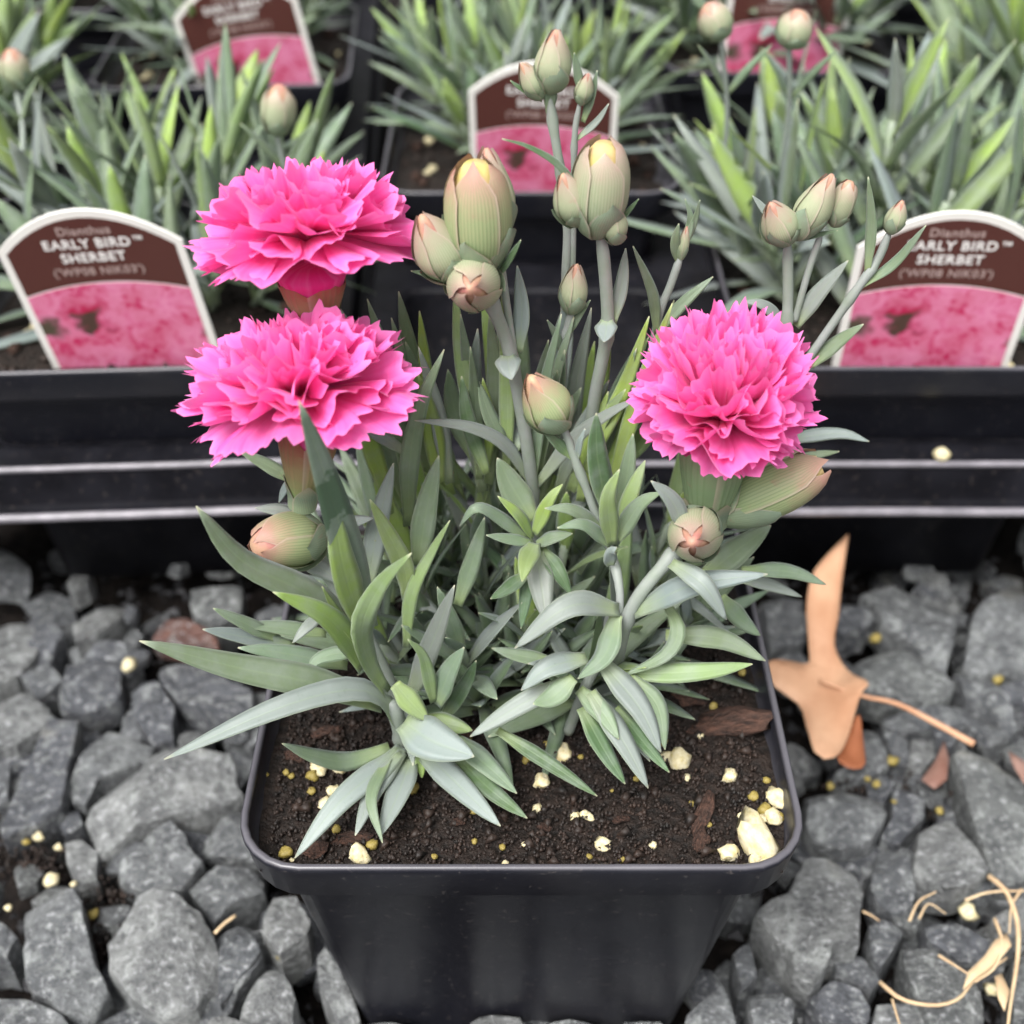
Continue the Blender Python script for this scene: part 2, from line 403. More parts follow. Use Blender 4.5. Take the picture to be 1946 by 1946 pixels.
STONES = [  # (mapping, colour index, height, outline)
 (SL, 2, .3, [(0,280),(90,275),(160,320),(150,400),(60,490),(-60,540),(-80,380)]),
 (SL, 5, .5, [(290,290),(400,220),(515,205),(500,260),(400,340),(310,370)]),
 (SL, 2, .5, [(-70,600),(90,560),(200,630),(190,690),(60,770),(-60,790)]),
 (SL, 3, .3, [(270,460),(380,410),(500,440),(490,590),(340,650),(240,640)]),
 (SL, 3, .8, [(190,640),(330,660),(250,1040),(170,1100),(20,1180),(0,1130),(90,900)]),
 (SL, 0, .6, [(430,690),(630,760),(600,840),(400,930),(330,1030),(260,960),(330,830)]),
 (SL, 2, 1.1, [(345,1010),(560,850),(600,800),(740,770),(950,800),(985,950),(900,1010),(700,1060),(480,1140),(350,1190)]),
 (SL, 0, .9, [(550,1230),(640,1100),(700,1090),(830,1260),(740,1370),(600,1370),(470,1320),(480,1270)]),
 (SL, 0, .9, [(60,1390),(310,1370),(350,1500),(370,1630),(440,1760),(310,1900),(180,1830),(90,1740),(80,1560)]),
 (SL, 2, 1.1, [(430,1570),(560,1400),(700,1385),(830,1450),(900,1620),(890,1740),(740,1870),(590,1850),(490,1760),(430,1680)]),
 (SL, 0, .8, [(-60,1810),(100,1820),(260,1890),(330,2020),(-60,2040)]),
 (SL, 2, .5, [(260,1180),(330,1160),(400,1220),(390,1320),(310,1350),(270,1270)]),
 (SL, 4, .4, [(770,130),(1000,130),(990,220),(900,290),(790,250)]),
 (SL, 3, .5, [(640,440),(760,430),(1040,560),(1030,700),(850,660),(720,600),(650,520)]),
 (SL, 3, .4, [(520,530),(640,520),(720,620),(700,740),(620,760),(540,660)]),
 (SL, 1, .5, [(880,1560),(970,1490),(1060,1530),(1080,1660),(980,1800),(900,1900),(780,1930),(900,1740)]),
 (SL, 0, .4, [(800,1180),(980,1020),(1100,1090),(1060,1230),(850,1250)]),
 (SL, 0, .5, [(770,1380),(900,1280),(1060,1270),(1080,1360),(930,1450),(870,1520),(800,1420)]),
 (SL, 1, .3, [(370,1900),(540,1850),(700,1910),(740,2000),(560,2060),(380,2020)]),
 (SL, 1, .3, [(80,500),(190,430),(260,520),(150,590)]),
 (SL, 1, .4, [(-80,1450),(60,1560),(20,1640),(-80,1640)]),
 (SL, 3, .2, [(230,1080),(320,1030),(340,1110),(260,1160)]),
 (SL, 3, .2, [(60,330),(170,230),(260,330),(190,430),(90,420)]),
 (SL, 3, .2, [(330,420),(400,360),(520,350),(530,420),(420,440)]),
 (SL, 1, .3, [(1040,250),(1120,190),(1200,240),(1150,300)]),
 (SL, 1, .3, [(-60,820),(40,860),(30,1000),(-60,1050)]),
 (SB, 5, .9, [(150,680),(190,560),(260,560),(310,640),(300,690),(210,740)]),
 (SB, 2, .9, [(320,750),(350,720),(420,840),(460,930),(400,970),(330,840)]),
 (SB, 2, .8, [(90,900),(170,770),(230,800),(265,880),(250,960),(160,1000),(90,970)]),
 (SB, 1, .7, [(20,720),(100,620),(160,740),(80,830),(20,900)]),
 (SB, 0, .8, [(1460,930),(1570,820),(1612,930),(1610,1000),(1440,1000)]),
 (SB, 2, 1.0, [(790,945),(860,925),(950,940),(980,1000),(880,1030),(800,1010)]),
 (SB, 5, 1.0, [(-30,950),(40,930),(130,960),(120,1010),(0,1020)]),
 (SB, 2, .8, [(470,960),(560,950),(640,975),(620,1030),(500,1030)]),
 (SB, 1, .8, [(1000,960),(1100,945),(1200,960),(1240,1020),(1100,1050),(1010,1020)]),
 (SB, 0, .8, [(1260,960),(1380,945),(1430,1000),(1330,1050),(1270,1020)]),
 (SRt, 0, .7, [(330,960),(480,950),(650,990),(640,1130),(560,1200),(400,1170),(350,1130)]),
 (SRt, 2, 1.3, [(350,1190),(500,1190),(580,1310),(570,1450),(540,1600),(440,1620),(410,1720),(330,1720),(260,1620),(130,1480),(120,1440),(250,1380)]),
 (SRt, 2, .9, [(780,1130),(910,1050),(960,1090),(1070,1310),(1020,1370),(900,1380),(780,1300)]),
 (SRt, 4, .9, [(930,830),(1020,790),(1220,870),(1300,1100),(1240,1310),(1100,1330),(1050,1200),(1000,1050)]),
 (SRt, 4, .8, [(490,440),(590,390),(730,390),(830,430),(950,520),(900,590),(740,610),(600,560),(500,500)]),
 (SRt, 0, .8, [(560,150),(680,90),(940,130),(970,190),(930,440),(900,470),(760,360),(640,290),(600,200)]),
 (SRt, 0, .9, [(980,440),(1010,240),(1150,90),(1290,80),(1300,460),(1050,480)]),
 (SRt, 1, .5, [(640,670),(800,620),(980,610),(1030,660),(970,710),(700,720)]),
 (SRt, 1, .6, [(590,1310),(640,1180),(740,1180),(780,1380),(760,1450),(690,1480),(610,1420)]),
 (SRt, 3, .4, [(680,940),(760,900),(820,960),(820,1080),(720,1170),(640,1150),(680,1080)]),
 (SRt, 4, .8, [(720,1570),(800,1580),(1000,1710),(1060,1800),(1060,1960),(860,1990),(740,1690)]),
 (SRt, 1, .6, [(580,1520),(680,1490),(740,1540),(690,1620),(630,1710),(590,1620)]),
 (SRt, 3, .5, [(800,1520),(930,1510),(1090,1580),(1060,1660),(960,1680),(830,1590)]),
 (SRt, 3, .5, [(340,1800),(430,1740),(560,1780),(600,1860),(570,1960),(400,1900)]),
 (SRt, 0, .8, [(100,1790),(230,1790),(290,1850),(260,1980),(110,1990)]),
 (SRt, 5, .7, [(1090,1490),(1220,1400),(1310,1450),(1290,1600),(1150,1570)]),
 (SRt, 1, .3, [(150,170),(320,180),(330,370),(190,390)]),
 (SRt, 1, .3, [(190,420),(330,400),(340,490),(250,480)]),
 (SRt, 3, .4, [(450,200),(560,180),(610,260),(590,300),(460,310)]),
 (SRt, 1, .3, [(640,730),(740,750),(760,860),(690,850)]),
 (SRt, 5, .4, [(760,760),(850,750),(860,830),(800,900),(750,860)]),
 (SRt, 1, .7, [(950,480),(1080,480),(1220,680),(1180,720),(1100,650),(990,580)]),
 (SRt, 0, .4, [(540,640),(620,650),(670,880),(590,930),(440,910),(540,870)]),
 (SRt, 3, .5, [(1090,560),(1220,500),(1300,540),(1260,620),(1150,600)]),
 (SRt, 1, .4, [(440,1660),(560,1640),(640,1740),(600,1790),(450,1720)]),
 (SRt, 2, .5, [(610,1860),(780,1840),(880,1932),(800,2000),(610,1990)]),
 (SRt, 1, .4, [(30,1640),(100,1560),(130,1740),(60,1790)]),
 (SRt, 0, .3, [(1080,720),(1130,710),(1160,770),(1060,790)]),
 (SRt, 4, .6, [(1180,1640),(1260,1620),(1280,1900),(1170,1932)]),
 (SRt, 1, .5, [(1000,1350),(1080,1340),(1090,1400),(1010,1410)]),
 (SRt, 3, .3, [(830,690),(960,730),(930,800),(860,760)]),
]
for fmap, ci, zt, outl in STONES:
    q = [PZ(*fmap(*p), zt) for p in outl]
    c = GREYS[ci]; j = R0.uniform(.88, 1.12)
    slab([(p.x, p.y) for p in q], zt, R0.uniform(1.3, 2.2), R0, tuple(x * j for x in c))
rs = slab([(p.x, p.y) for p in (PZ(*SL(*q), .5) for q in [(610,340),(680,265),(760,260),(850,310),(900,370),(760,380)])], .5, 1.0, R0, (0.20, 0.085, 0.06))
HERO_XY = [[PZ(*fm(*p), zt) for p in ol] for fm, _, zt, ol in STONES]
# shared stones fill the gaps between and beneath the traced ones
def stone_template(seed):
    rng = random.Random(seed); k = rng.randint(5, 8)
    a0 = rng.random() * 6; el = rng.uniform(.55, .85)
    ol = []
    for i in range(k):
        an = a0 + 2 * math.pi * (i + rng.uniform(-.28, .28)) / k; r = rng.uniform(.8, 1.15)
        ol.append((math.cos(an) * r, math.sin(an) * r * el))
    return slab(ol, 0, rng.uniform(.7, 1.1), rng, (1, 1, 1))
TPL = [stone_template(100 + i) for i in range(12)]
def inside(poly, x, y):
    r = False; j = len(poly) - 1
    for i in range(len(poly)):
        a, b = poly[i], poly[j]
        if (a.y > y) != (b.y > y) and x < (b.x - a.x) * (y - a.y) / (b.y - a.y) + a.x: r = not r
        j = i
    return r
cnt = 0
for t in range(900):
    if cnt >= 215: break
    x = R0.uniform(-16, 16); y = R0.uniform(-11, 15)
    if abs(x) < 3.6 and abs(y) < 3.6: continue
    hero = any(inside(h, x, y) for h in HERO_XY)
    s = R0.uniform(.35, .8) if not hero else R0.uniform(.9, 1.6)
    o = R0.choice(TPL).copy(); COL.objects.link(o); o.parent = ground
    z = R0.uniform(-.55, .0) if not hero else R0.uniform(-1.9, -1.5)
    o.location = V((x, y, z)) * U; o.scale = (s, s, s * R0.uniform(.7, 1.1))
    o.rotation_euler = (R0.uniform(-.35, .35), R0.uniform(-.35, .35), R0.uniform(0, 6.28))
    c = R0.choice(GREYS[:5]); j = R0.uniform(.6, 1.05); o.color = (c[0] * j, c[1] * j, c[2] * j, 1)
    cnt += 1
# the rest of the crushed stone, lying lower and further out, as one mass
gv, gf = [], []
for t in range(620):
    me = R0.choice(TPL).data
    x, y = R0.uniform(-42, 42), R0.uniform(-30, 17)
    if abs(x) < 4.2 and abs(y) < 4.2: continue
    seen = abs(x) < 19 and -12 < y < 17
    k = R0.uniform(.6, 1.5); z = R0.uniform(-2.5, -1.75) if seen else R0.uniform(-.9, .2)
    M = Matrix.Translation((x, y, z)) @ Matrix.Rotation(R0.uniform(0, 6.28), 4, 'Z') @ Matrix.Rotation(R0.uniform(-.35, .35), 4, 'X') @ Matrix.Scale(k, 4)
    b = len(gv); gv += [M @ (v.co / U) for v in me.vertices]; gf += [tuple(b + i for i in p.vertices) for p in me.polygons]
g_ = mk('gravel', gv, gf, M_STONE, ground, color=GREYS[1]); g_.data.set_sharp_from_angle(angle=math.radians(26)); tag(g_, kind='stuff')
for o in TPL: bpy.data.objects.remove(o)

def lump_mesh(seed, sub=2, flat=1.0, rough=.35):
    bm = bmesh.new(); bmesh.ops.create_icosphere(bm, subdivisions=sub, radius=1)
    for v in bm.verts:
        v.co *= 1 + rough * noise.noise(v.co * 1.3 + V((seed * 7.3, 0, 0))) + .3 * rough * noise.noise(v.co * 3 + V((seed, 5, 0)))
        v.co.z *= flat; v.co *= U
    me = bpy.data.meshes.new('lump'); bm.to_mesh(me); bm.free()
    me.polygons.foreach_set('use_smooth', [True] * len(me.polygons)); return me
LUMPS = {}
def lump(name, mat, loc, r, parent, rng, flat=.8, stretch=1.0):
    key = (mat.name, rng.randint(0, 3))
    if key not in LUMPS:
        me = lump_mesh(len(LUMPS) + 1, 2, 1.0, .75 if mat is M_BARK else .55 if mat is M_PERLITE else .4); me.materials.append(mat); LUMPS[key] = me
    o = bpy.data.objects.new(name, LUMPS[key]); link(o, parent, loc)
    o.scale = (r * stretch, r, r * flat); o.rotation_euler = (rng.uniform(-.3, .3), rng.uniform(-.3, .3), rng.uniform(0, 6.28))
    return o
# loose bits lying among the stones
def chips(name, n, mat, parent, place, rng, rmin, rmax, flat=.6):
    verts, faces = [], []
    for i in range(n):
        p = place(rng)
        if p is None: continue
        r = rng.uniform(rmin, rmax); b = len(verts)
        dirs = [(1, 0, 0), (-.5, .87, 0), (-.5, -.87, 0), (0, 0, 1), (.1, .1, -.7)]
        a = rng.random() * 6.28
        for d in dirs:
            k = r * rng.uniform(.6, 1.3)
            verts.append(p + V((d[0] * math.cos(a) - d[1] * math.sin(a), d[0] * math.sin(a) + d[1] * math.cos(a), d[2] * flat)) * k)
        faces += [(b, b + 1, b + 3), (b + 1, b + 2, b + 3), (b + 2, b, b + 3), (b + 1, b, b + 4), (b + 2, b + 1, b + 4), (b, b + 2, b + 4)]
    o = mk(name, verts, faces, mat, parent, smooth=mat is M_CRUMB); return tag(o, kind='stuff')
M_CHIP = flat_mat('stone_chips', (0.012, 0.012, 0.014), 0.7, 0.3, 1.0, 90, (0.06, 0.06, 0.064), 0.4)
chips('gravel_chips', 3500, M_CHIP, ground, lambda r: V((r.uniform(-19, 19), r.uniform(-11.5, 16), r.uniform(-1.9, -1.0))), R0, .08, .32)
def spill(r):
    x, y = r.choice([(35, 1600), (70, 1640), (215, 1700), (180, 1760), (255, 1800), (1640, 1500), (1760, 1500)])
    p = PZ(x + r.gauss(0, 28), y + r.gauss(0, 22), 0); p.z = r.uniform(-.9, .25); return p
chips('spilled_soil', 1500, M_CRUMB, ground, spill, R0, .04, .14, .9)
for x, y, r, m in [(245,1262,.26,1),(97,1672,.22,1),(72,1590,.16,1),(110,1610,.12,1),(50,1600,.12,0),(178,1737,.16,0),(15,1725,.1,1),(140,1680,.1,1),
                   (1838,1733,.27,1),(1664,1213,.2,0),(1696,1446,.2,0),(1665,1490,.13,0),(1578,1494,.13,0),(1885,1880,.2,1),(1785,1540,.13,0),(1895,1290,.2,0),(535,1810,.22,0),(1700,1525,.1,0),(1648,1480,.1,0)]:
    p = PZ(x, y, .35); lump('perlite', M_PERLITE if m else M_BEAD, p, r, ground, R0)

# ------------------------------------------------------------------ pots
def rounded_square(h, r, z, cx=0, cy=0, n=6):
    out = []
    for qx, qy, a0 in ((1, 1, 0), (-1, 1, 90), (-1, -1, 180), (1, -1, 270)):
        for i in range(n + 1):
            a = math.radians(a0 + 90 * i / n)
            out.append(V((cx + qx * (h - r) + r * math.cos(a), cy + qy * (h - r) + r * math.sin(a), z)))
        if n:  # a straight side with a few points so that it can bow
            nx, ny = {(1, 1): (-1, 1), (-1, 1): (-1, -1), (-1, -1): (1, -1), (1, -1): (1, 1)}[(qx, qy)]
            a = math.radians(a0 + 90)
            p0 = out[-1]; p1 = V((cx + nx * (h - r) + r * math.cos(a), cy + ny * (h - r) + r * math.sin(a), z))
            for t in (.25, .5, .75): out.append(p0.lerp(p1, t))
    return out
def loft(profile, cx=0, cy=0, cap0=False, cap1=False):
    verts, faces = [], []; n = 0
    for h, z, r in profile:
        ring = rounded_square(h, r, z, cx, cy); n = len(ring); verts += ring
    for i in range(len(profile) - 1):
        for k in range(n):
            faces.append((i * n + k, (i + 1) * n + k, (i + 1) * n + (k + 1) % n, i * n + (k + 1) % n))
    if cap0: faces.append(tuple(range(n)))
    if cap1: faces.append(tuple((len(profile) - 1) * n + k for k in range(n - 1, -1, -1)))
    return verts, faces
def make_pot(loc, zrim, zb):
    """rounded square nursery pot: deep outer rim band, tapering body, hollow inside"""
    root = empty('plant_pot', (loc[0], loc[1], zb))
    x, y = loc; H = 5.9
    rim = [(H - .16, zrim - .18, 1.25), (H - .15, zrim - .05, 1.26), (H - .10, zrim, 1.3), (H - .03, zrim, 1.35), (H + .01, zrim - .05, 1.38), (H + .02, zrim - .14, 1.4),
           (H - .02, zrim - .25, 1.38), (H - .10, zrim - 1.08, 1.34), (H - .15, zrim - 1.14, 1.3), (H - .75, zrim - 1.17, .62)]
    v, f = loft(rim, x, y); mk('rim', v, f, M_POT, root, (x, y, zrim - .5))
    bt = zrim - 1.17
    body = [(5.22, bt + .01, .62), (5.2, bt - .12, .62), (5.17, bt - .5, .6), (5.12, bt - .56, .6), (4.12, zb + .35, .5), (4.06, zb + .08, .48), (3.95, zb, .45)]
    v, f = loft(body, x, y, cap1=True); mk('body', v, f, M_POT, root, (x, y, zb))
    wall = [(H - .165, zrim - .16, 1.25), (H - .30, zrim - 1.1, 1.2), (5.0, zrim - 1.25, 1.1), (4.6, zrim - 1.9, 1.05)]
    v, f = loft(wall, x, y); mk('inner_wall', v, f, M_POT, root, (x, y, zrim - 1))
    return root
RIMZ, PX, PY = 9.5, 0.0, 0.2
pot = make_pot((PX, PY), RIMZ, -.45)
tag(pot, 'square black plastic nursery pot standing by itself on grey stones', 'plant pot')

# ------------------------------------------------------------------ soil of the main pot
RS = random.Random(5)
SOILZ = RIMZ - .75
def soil_h(x, y): return SOILZ + .18 * noise.noise(V((x * .5, y * .5, 1))) + .10 * noise.noise(V((x * 1.7, y * 1.7, 4))) + .25 * math.exp(-((x - .2) ** 2 + (y - 1) ** 2) / 6)
def soil_mesh(name, half, cx, cy, hfun, mat, label, cat='soil', n=44):
    verts, faces = [], []
    for j in range(n + 1):
        for i in range(n + 1):
            a, b = -1 + 2 * i / n, -1 + 2 * j / n
            k = 1 - .05 * (a * a * b * b) ** 2
            x, y = cx + a * half * k, cy + b * half * k
            verts.append((x, y, hfun(x, y) + .07 * noise.noise(V((x * 6, y * 6, 2)))))
    for j in range(n):
        for i in range(n):
            a = j * (n + 1) + i; faces.append((a, a + 1, a + n + 2, a + n + 1))
    o = mk(name, verts, faces, mat, None, (cx, cy, hfun(cx, cy)))
    return tag(o, label, cat, kind='stuff')
soil = soil_mesh('potting_soil', 5.74, PX, PY, soil_h, M_SOIL, 'dark moist peat soil with white perlite in the lone black pot')
def soil_place(r):
    x, y = PX + r.uniform(-5.4, 5.4), PY + r.uniform(-5.4, 5.4); return V((x, y, soil_h(x, y) + r.uniform(-.05, .08)))
chips('soil_crumbs', 12000, M_CRUMB, soil, soil_place, RS, .025, .085, 1.3)
chips('soil_lumps', 500, M_CRUMB, soil, soil_place, RS, .10, .22, .8)
for x, y, r, st in [(1440,1602,.42,1.5),(1385,1622,.24,1.1),(1476,1523,.26,1.2),(1468,1560,.22,1),(1434,1636,.15,1),(1290,1445,.27,1.2),(1268,1440,.17,1),(1387,1480,.18,1.1),
                    (1070,1435,.22,1.5),(1030,1490,.2,1),(1146,1605,.2,1),(1092,1552,.12,1),(1112,1548,.12,1),(1120,1556,.11,1),(684,1630,.21,1.2),(608,1464,.24,1),(648,1462,.2,1),
                    (633,1506,.17,1),(618,1530,.16,1.2),(1410,1555,.11,1),(1240,1610,.09,1),(1020,1540,.12,1),(710,1520,.18,1.2),(760,1500,.1,1),(1330,1400,.1,1),(1305,1480,.09,1),(1450,1560,.12,1),(960,1640,.08,1),(1452,1640,.12,1)]:
    p = PZ(x, y, SOILZ); p.z = soil_h(p.x, p.y) + r * .35; lump('perlite', M_PERLITE, p, r * .95, soil, RS, .75, st)
for x, y, r in [(543,1622,.16),(595,1480,.14),(592,1505,.1),(708,1610,.13),(782,1500,.17),(506,1478,.07),(555,1480,.09),(520,1640,.08),(1452,1545,.15),(1430,1520,.12),(1480,1560,.1),(1410,1280,.1),(1455,1490,.09),(1260,1410,.11),
                (955,1610,.08),(640,1580,.1),(1355,1345,.11),(1180,1640,.08),(902,1600,.07),(1000,1450,.1),(1040,1420,.1),(1395,1290,.08),(900,1545,.08),(1120,1630,.07),(1345,1570,.08)]:
    p = PZ(x, y, SOILZ); p.z = soil_h(p.x, p.y) + r * .5; lump('fertiliser_bead', M_BEAD, p, r, soil, RS)
for i in range(26):
    p = soil_place(RS); lump(RS.choice(['perlite', 'fertiliser_bead']), RS.choice([M_PERLITE, M_BEAD, M_BEAD]), p + V((0, 0, .04)), RS.uniform(.04, .085), soil, RS)
for x, y, r, st, fl in [(1395,1385,.42,2.2,.5),(1335,1555,.2,2.6,.5),(1330,1605,.16,2.2,.6),(672,1597,.16,2.4,.4),(600,1618,.2,1.3,.5),(1240,1380,.18,2,.5),(885,1400,.16,2,.5),(562,1440,.2,1.5,.5),(1036,1575,.1,1.5,.5),(870,1565,.1,1.4,.6),(1300,1330,.2,2,.5),(950,1500,.12,2,.5),(1180,1560,.12,2,.5),(620,1390,.2,2,.5)]:
    p = PZ(x, y, SOILZ); p.z = soil_h(p.x, p.y) + r * .4
    o = lump('bark_chip', M_BARK, p, r, soil, RS, fl, st); o.rotation_euler[2] = {1335: 1.2, 1330: 1.3}.get(x, RS.uniform(-.5, .5))

# ------------------------------------------------------------------ leaves, stems, buds, flowers
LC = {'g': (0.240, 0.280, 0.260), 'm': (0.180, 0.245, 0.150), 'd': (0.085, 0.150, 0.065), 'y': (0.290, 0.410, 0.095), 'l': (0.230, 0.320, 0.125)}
RL = random.Random(21)
def leaf_geo(pts, w, nh, fold=.22, segs=12, base=.5, twist=0.0, hi=True):
    c = spline(pts, segs); verts, uv, faces = [], [], []
    ts = [-1, -.5, 0, .5, 1] if hi else [-1, 0, 1]
    us = ts + ([.5, 0, -.5] if hi else [0]); nt_ = len(ts); m = len(us)
    ln = sum((b - a).length for a, b in zip(c, c[1:])); th = min(.05, w * .08)
    for i, p in enumerate(c):
        t = i / segs
        tg = (c[min(i + 1, segs)] - c[max(i - 1, 0)]).normalized()
        n = nh - tg * nh.dot(tg)
        n = n.normalized() if n.length > 1e-4 else V((0, -1, 0))
        if twist: n = Matrix.Rotation(twist * (t - .3), 3, tg) @ n
        b = tg.cross(n).normalized()
        f = mix(base, 1, smooth01(t / .4)) * max(0.0, 1 - t ** 2.7) ** .8
        hw = max(w * .5 * f, .012)
        for k, u in enumerate(us):
            off = fold * hw * (abs(u) ** 1.5) * (1 - .5 * t)
            if k >= nt_: off -= th * (1 - .75 * t)
            verts.append(p + b * hw * u + n * off); uv.append(((u + 1) / 2, t))
    for i in range(segs):
        for k in range(m):
            faces.append((i * m + k, i * m + (k + 1) % m, (i + 1) * m + (k + 1) % m, (i + 1) * m + k))
    faces.append(tuple(range(m - 1, -1, -1))); faces.append(tuple(segs * m + k for k in range(m)))
    return verts, faces, uv
def shade(col, rng, a=.16):
    j = 1 + rng.uniform(-a, a); h = rng.uniform(-.05, .05)
    return (col[0] * (j + h), col[1] * j, col[2] * (j - h))
def leaf(parent, pts, w, nh, col, mat=None, rng=RL, **kw):
    v, f, uv = leaf_geo(pts, w, nh, **kw)
    return mk('leaf', v, f, mat or M_LEAF, parent, pts[0], uv, color=shade(col, rng))
NLEAF = [0]
def photo_leaf(parent, q, wpx, ck, mat=None, fold=None, twist=None):
    """a leaf given tip first: (x, y, depth) points and its width in pixels"""
    q = [list(a) + [None] * (3 - len(a)) for a in q]
    for i, a in enumerate(q):
        if a[2] is None:
            pv = [b for b in q[:i] if b[2] is not None]; nx = [b for b in q[i + 1:] if b[2] is not None]
            a[2] = (pv[-1][2] + nx[0][2]) / 2 if pv and nx else (pv[-1][2] if pv else nx[0][2])
    pts = [P(*a) for a in q][::-1]
    mid = pts[len(pts) // 2]
    tocam = (CAM - mid).normalized()
    nh = (tocam + V((0, 0, .75)) + V((RL.uniform(-.3, .3), RL.uniform(-.2, .2), 0))).normalized()
    NLEAF[0] += 1
    return leaf(parent, pts, px(wpx, mid) * 1.18, nh, LC[ck], mat, fold=RL.uniform(.12, .34) if fold is None else fold,
                twist=RL.uniform(-.25, .25) if twist is None else twist, segs=14)
def stem(parent, q, rpx, col=(0.21, 0.25, 0.20), nodes=()):
    pts = [P(*a) for a in q]; c = spline(pts, 26)
    r = [px(rpx, p) * mix(1.0, .92, i / 26) for i, p in enumerate(c)]
    r[0] *= .45; r[1] *= .8
    for t in nodes:
        for i in range(27): r[i] *= 1 + .35 * math.exp(-((i / 26 - t) / .025) ** 2)
    v, f = tube(c, r, 10); return mk('stem', v, f, M_STEM, parent, c[0], color=col)
def axis_frame(a):
    a = a.normalized(); s = V((1, 0, 0)) if abs(a.x) < .8 else V((0, 1, 0))
    e = a.cross(s).normalized(); return a, e, a.cross(e)
def bud_r(t, blunt):       # radius of a bud along its length
    r = math.sin(min(1, (t + .06) / .46) * math.pi / 2) ** .75
    if t > .42: r *= max(.0, 1 - ((t - .42) / .60) ** (1.45 if not blunt else 2.6)) ** (.95 if not blunt else .8)
    return r
def patch(p0, ax, L, R, a_c, a_w, t0, t1, off, mat, name, parent, blunt, taper=.55, flare=0.0, nu=8, nv=12):
    """a curved scale lying on the bud: spans a_w radians round, from t0 to t1 along it, tapering to a point"""
    a, e, g = axis_frame(ax); verts, uv, faces = [], [], []
    for j in range(nv + 1):
        s = j / nv; t = mix(t0, t1, s)
        wf = 1.0 if s < taper else max(.02, 1 - ((s - taper) / (1 - taper)) ** 1.7)
        for i in range(nu + 1):
            u = -1 + 2 * i / nu; an = a_c + a_w * .5 * u * wf
            r = R * bud_r(t, blunt) + off * (.25 + .75 * (u + 1) / 2) * (1 if s > .04 else .3) + flare * s * s
            verts.append(p0 + a * (L * t) + (e * math.cos(an) + g * math.sin(an)) * r); uv.append((i / nu, s * (t1 - t0) + t0))
    for j in range(nv):
        for i in range(nu):
            q = j * (nu + 1) + i; faces.append((q, q + 1, q + nu + 2, q + nu + 1))
    return mk(name, verts, faces, mat, parent, p0, uv)
def bud(parent, b, t, wpx, openness=0.0, rng=RL, bracts=True, pale=True):
    p0, p1 = P(*b), P(*t); ax = p1 - p0; L = ax.length; R = px(wpx, p0) / 2
    blunt = openness > 0 or L < 2.2 * R
    return bud3(parent, p0, ax.normalized(), L, R, openness, blunt, rng, bracts, pale)
def bud3(parent, p0, ax, L, R, openness, blunt, rng, bracts=True, pale=True):
    a, e, g = axis_frame(ax); n, m = 14, 12; verts, faces = [], []
    for j in range(m + 1):
        t = j / m * (.97 - .05 * openness)
        for k in range(n):
            an = 2 * math.pi * k / n; r = R * .95 * max(.03, bud_r(t, blunt)) * (1 + .03 * math.sin(5 * an))
            verts.append(p0 + a * L * t + (e * math.cos(an) + g * math.sin(an)) * r)
    for j in range(m):
        for k in range(n): faces.append((j * n + k, j * n + (k + 1) % n, (j + 1) * n + (k + 1) % n, (j + 1) * n + k))
    faces.append(tuple(range(n - 1, -1, -1))); faces.append(tuple(m * n + k for k in range(n)))
    root = mk('bud', verts, faces, M_BUDTIP if openness > .5 else M_BUDPINK, parent, p0)
    a0 = rng.random() * 6.28
    sm = M_SEPAL_PALE if pale else M_SEPAL
    for k in range(5):
        patch(p0, ax, L, R, a0 + k * 1.2566, 1.62, .0, rng.uniform(.93, 1.0) + openness * rng.uniform(-.06, .06), (.07 + .015 * (k % 2)) * R * 2, sm, 'sepal', root, blunt,
              taper=.74 if openness else .64, flare=R * rng.uniform(.06, .26) * openness)
    if bracts:
        for k in range(4):
            patch(p0 - a * (.05 * L), ax, L, R * 1.02, a0 + .4 + k * 1.5708, 1.75, .0, rng.uniform(.34, .62), (.16 + .06 * (k % 2)) * R, M_BRACT, 'bract', root, blunt, taper=.35, flare=R * .04, nu=6, nv=7)
    return root

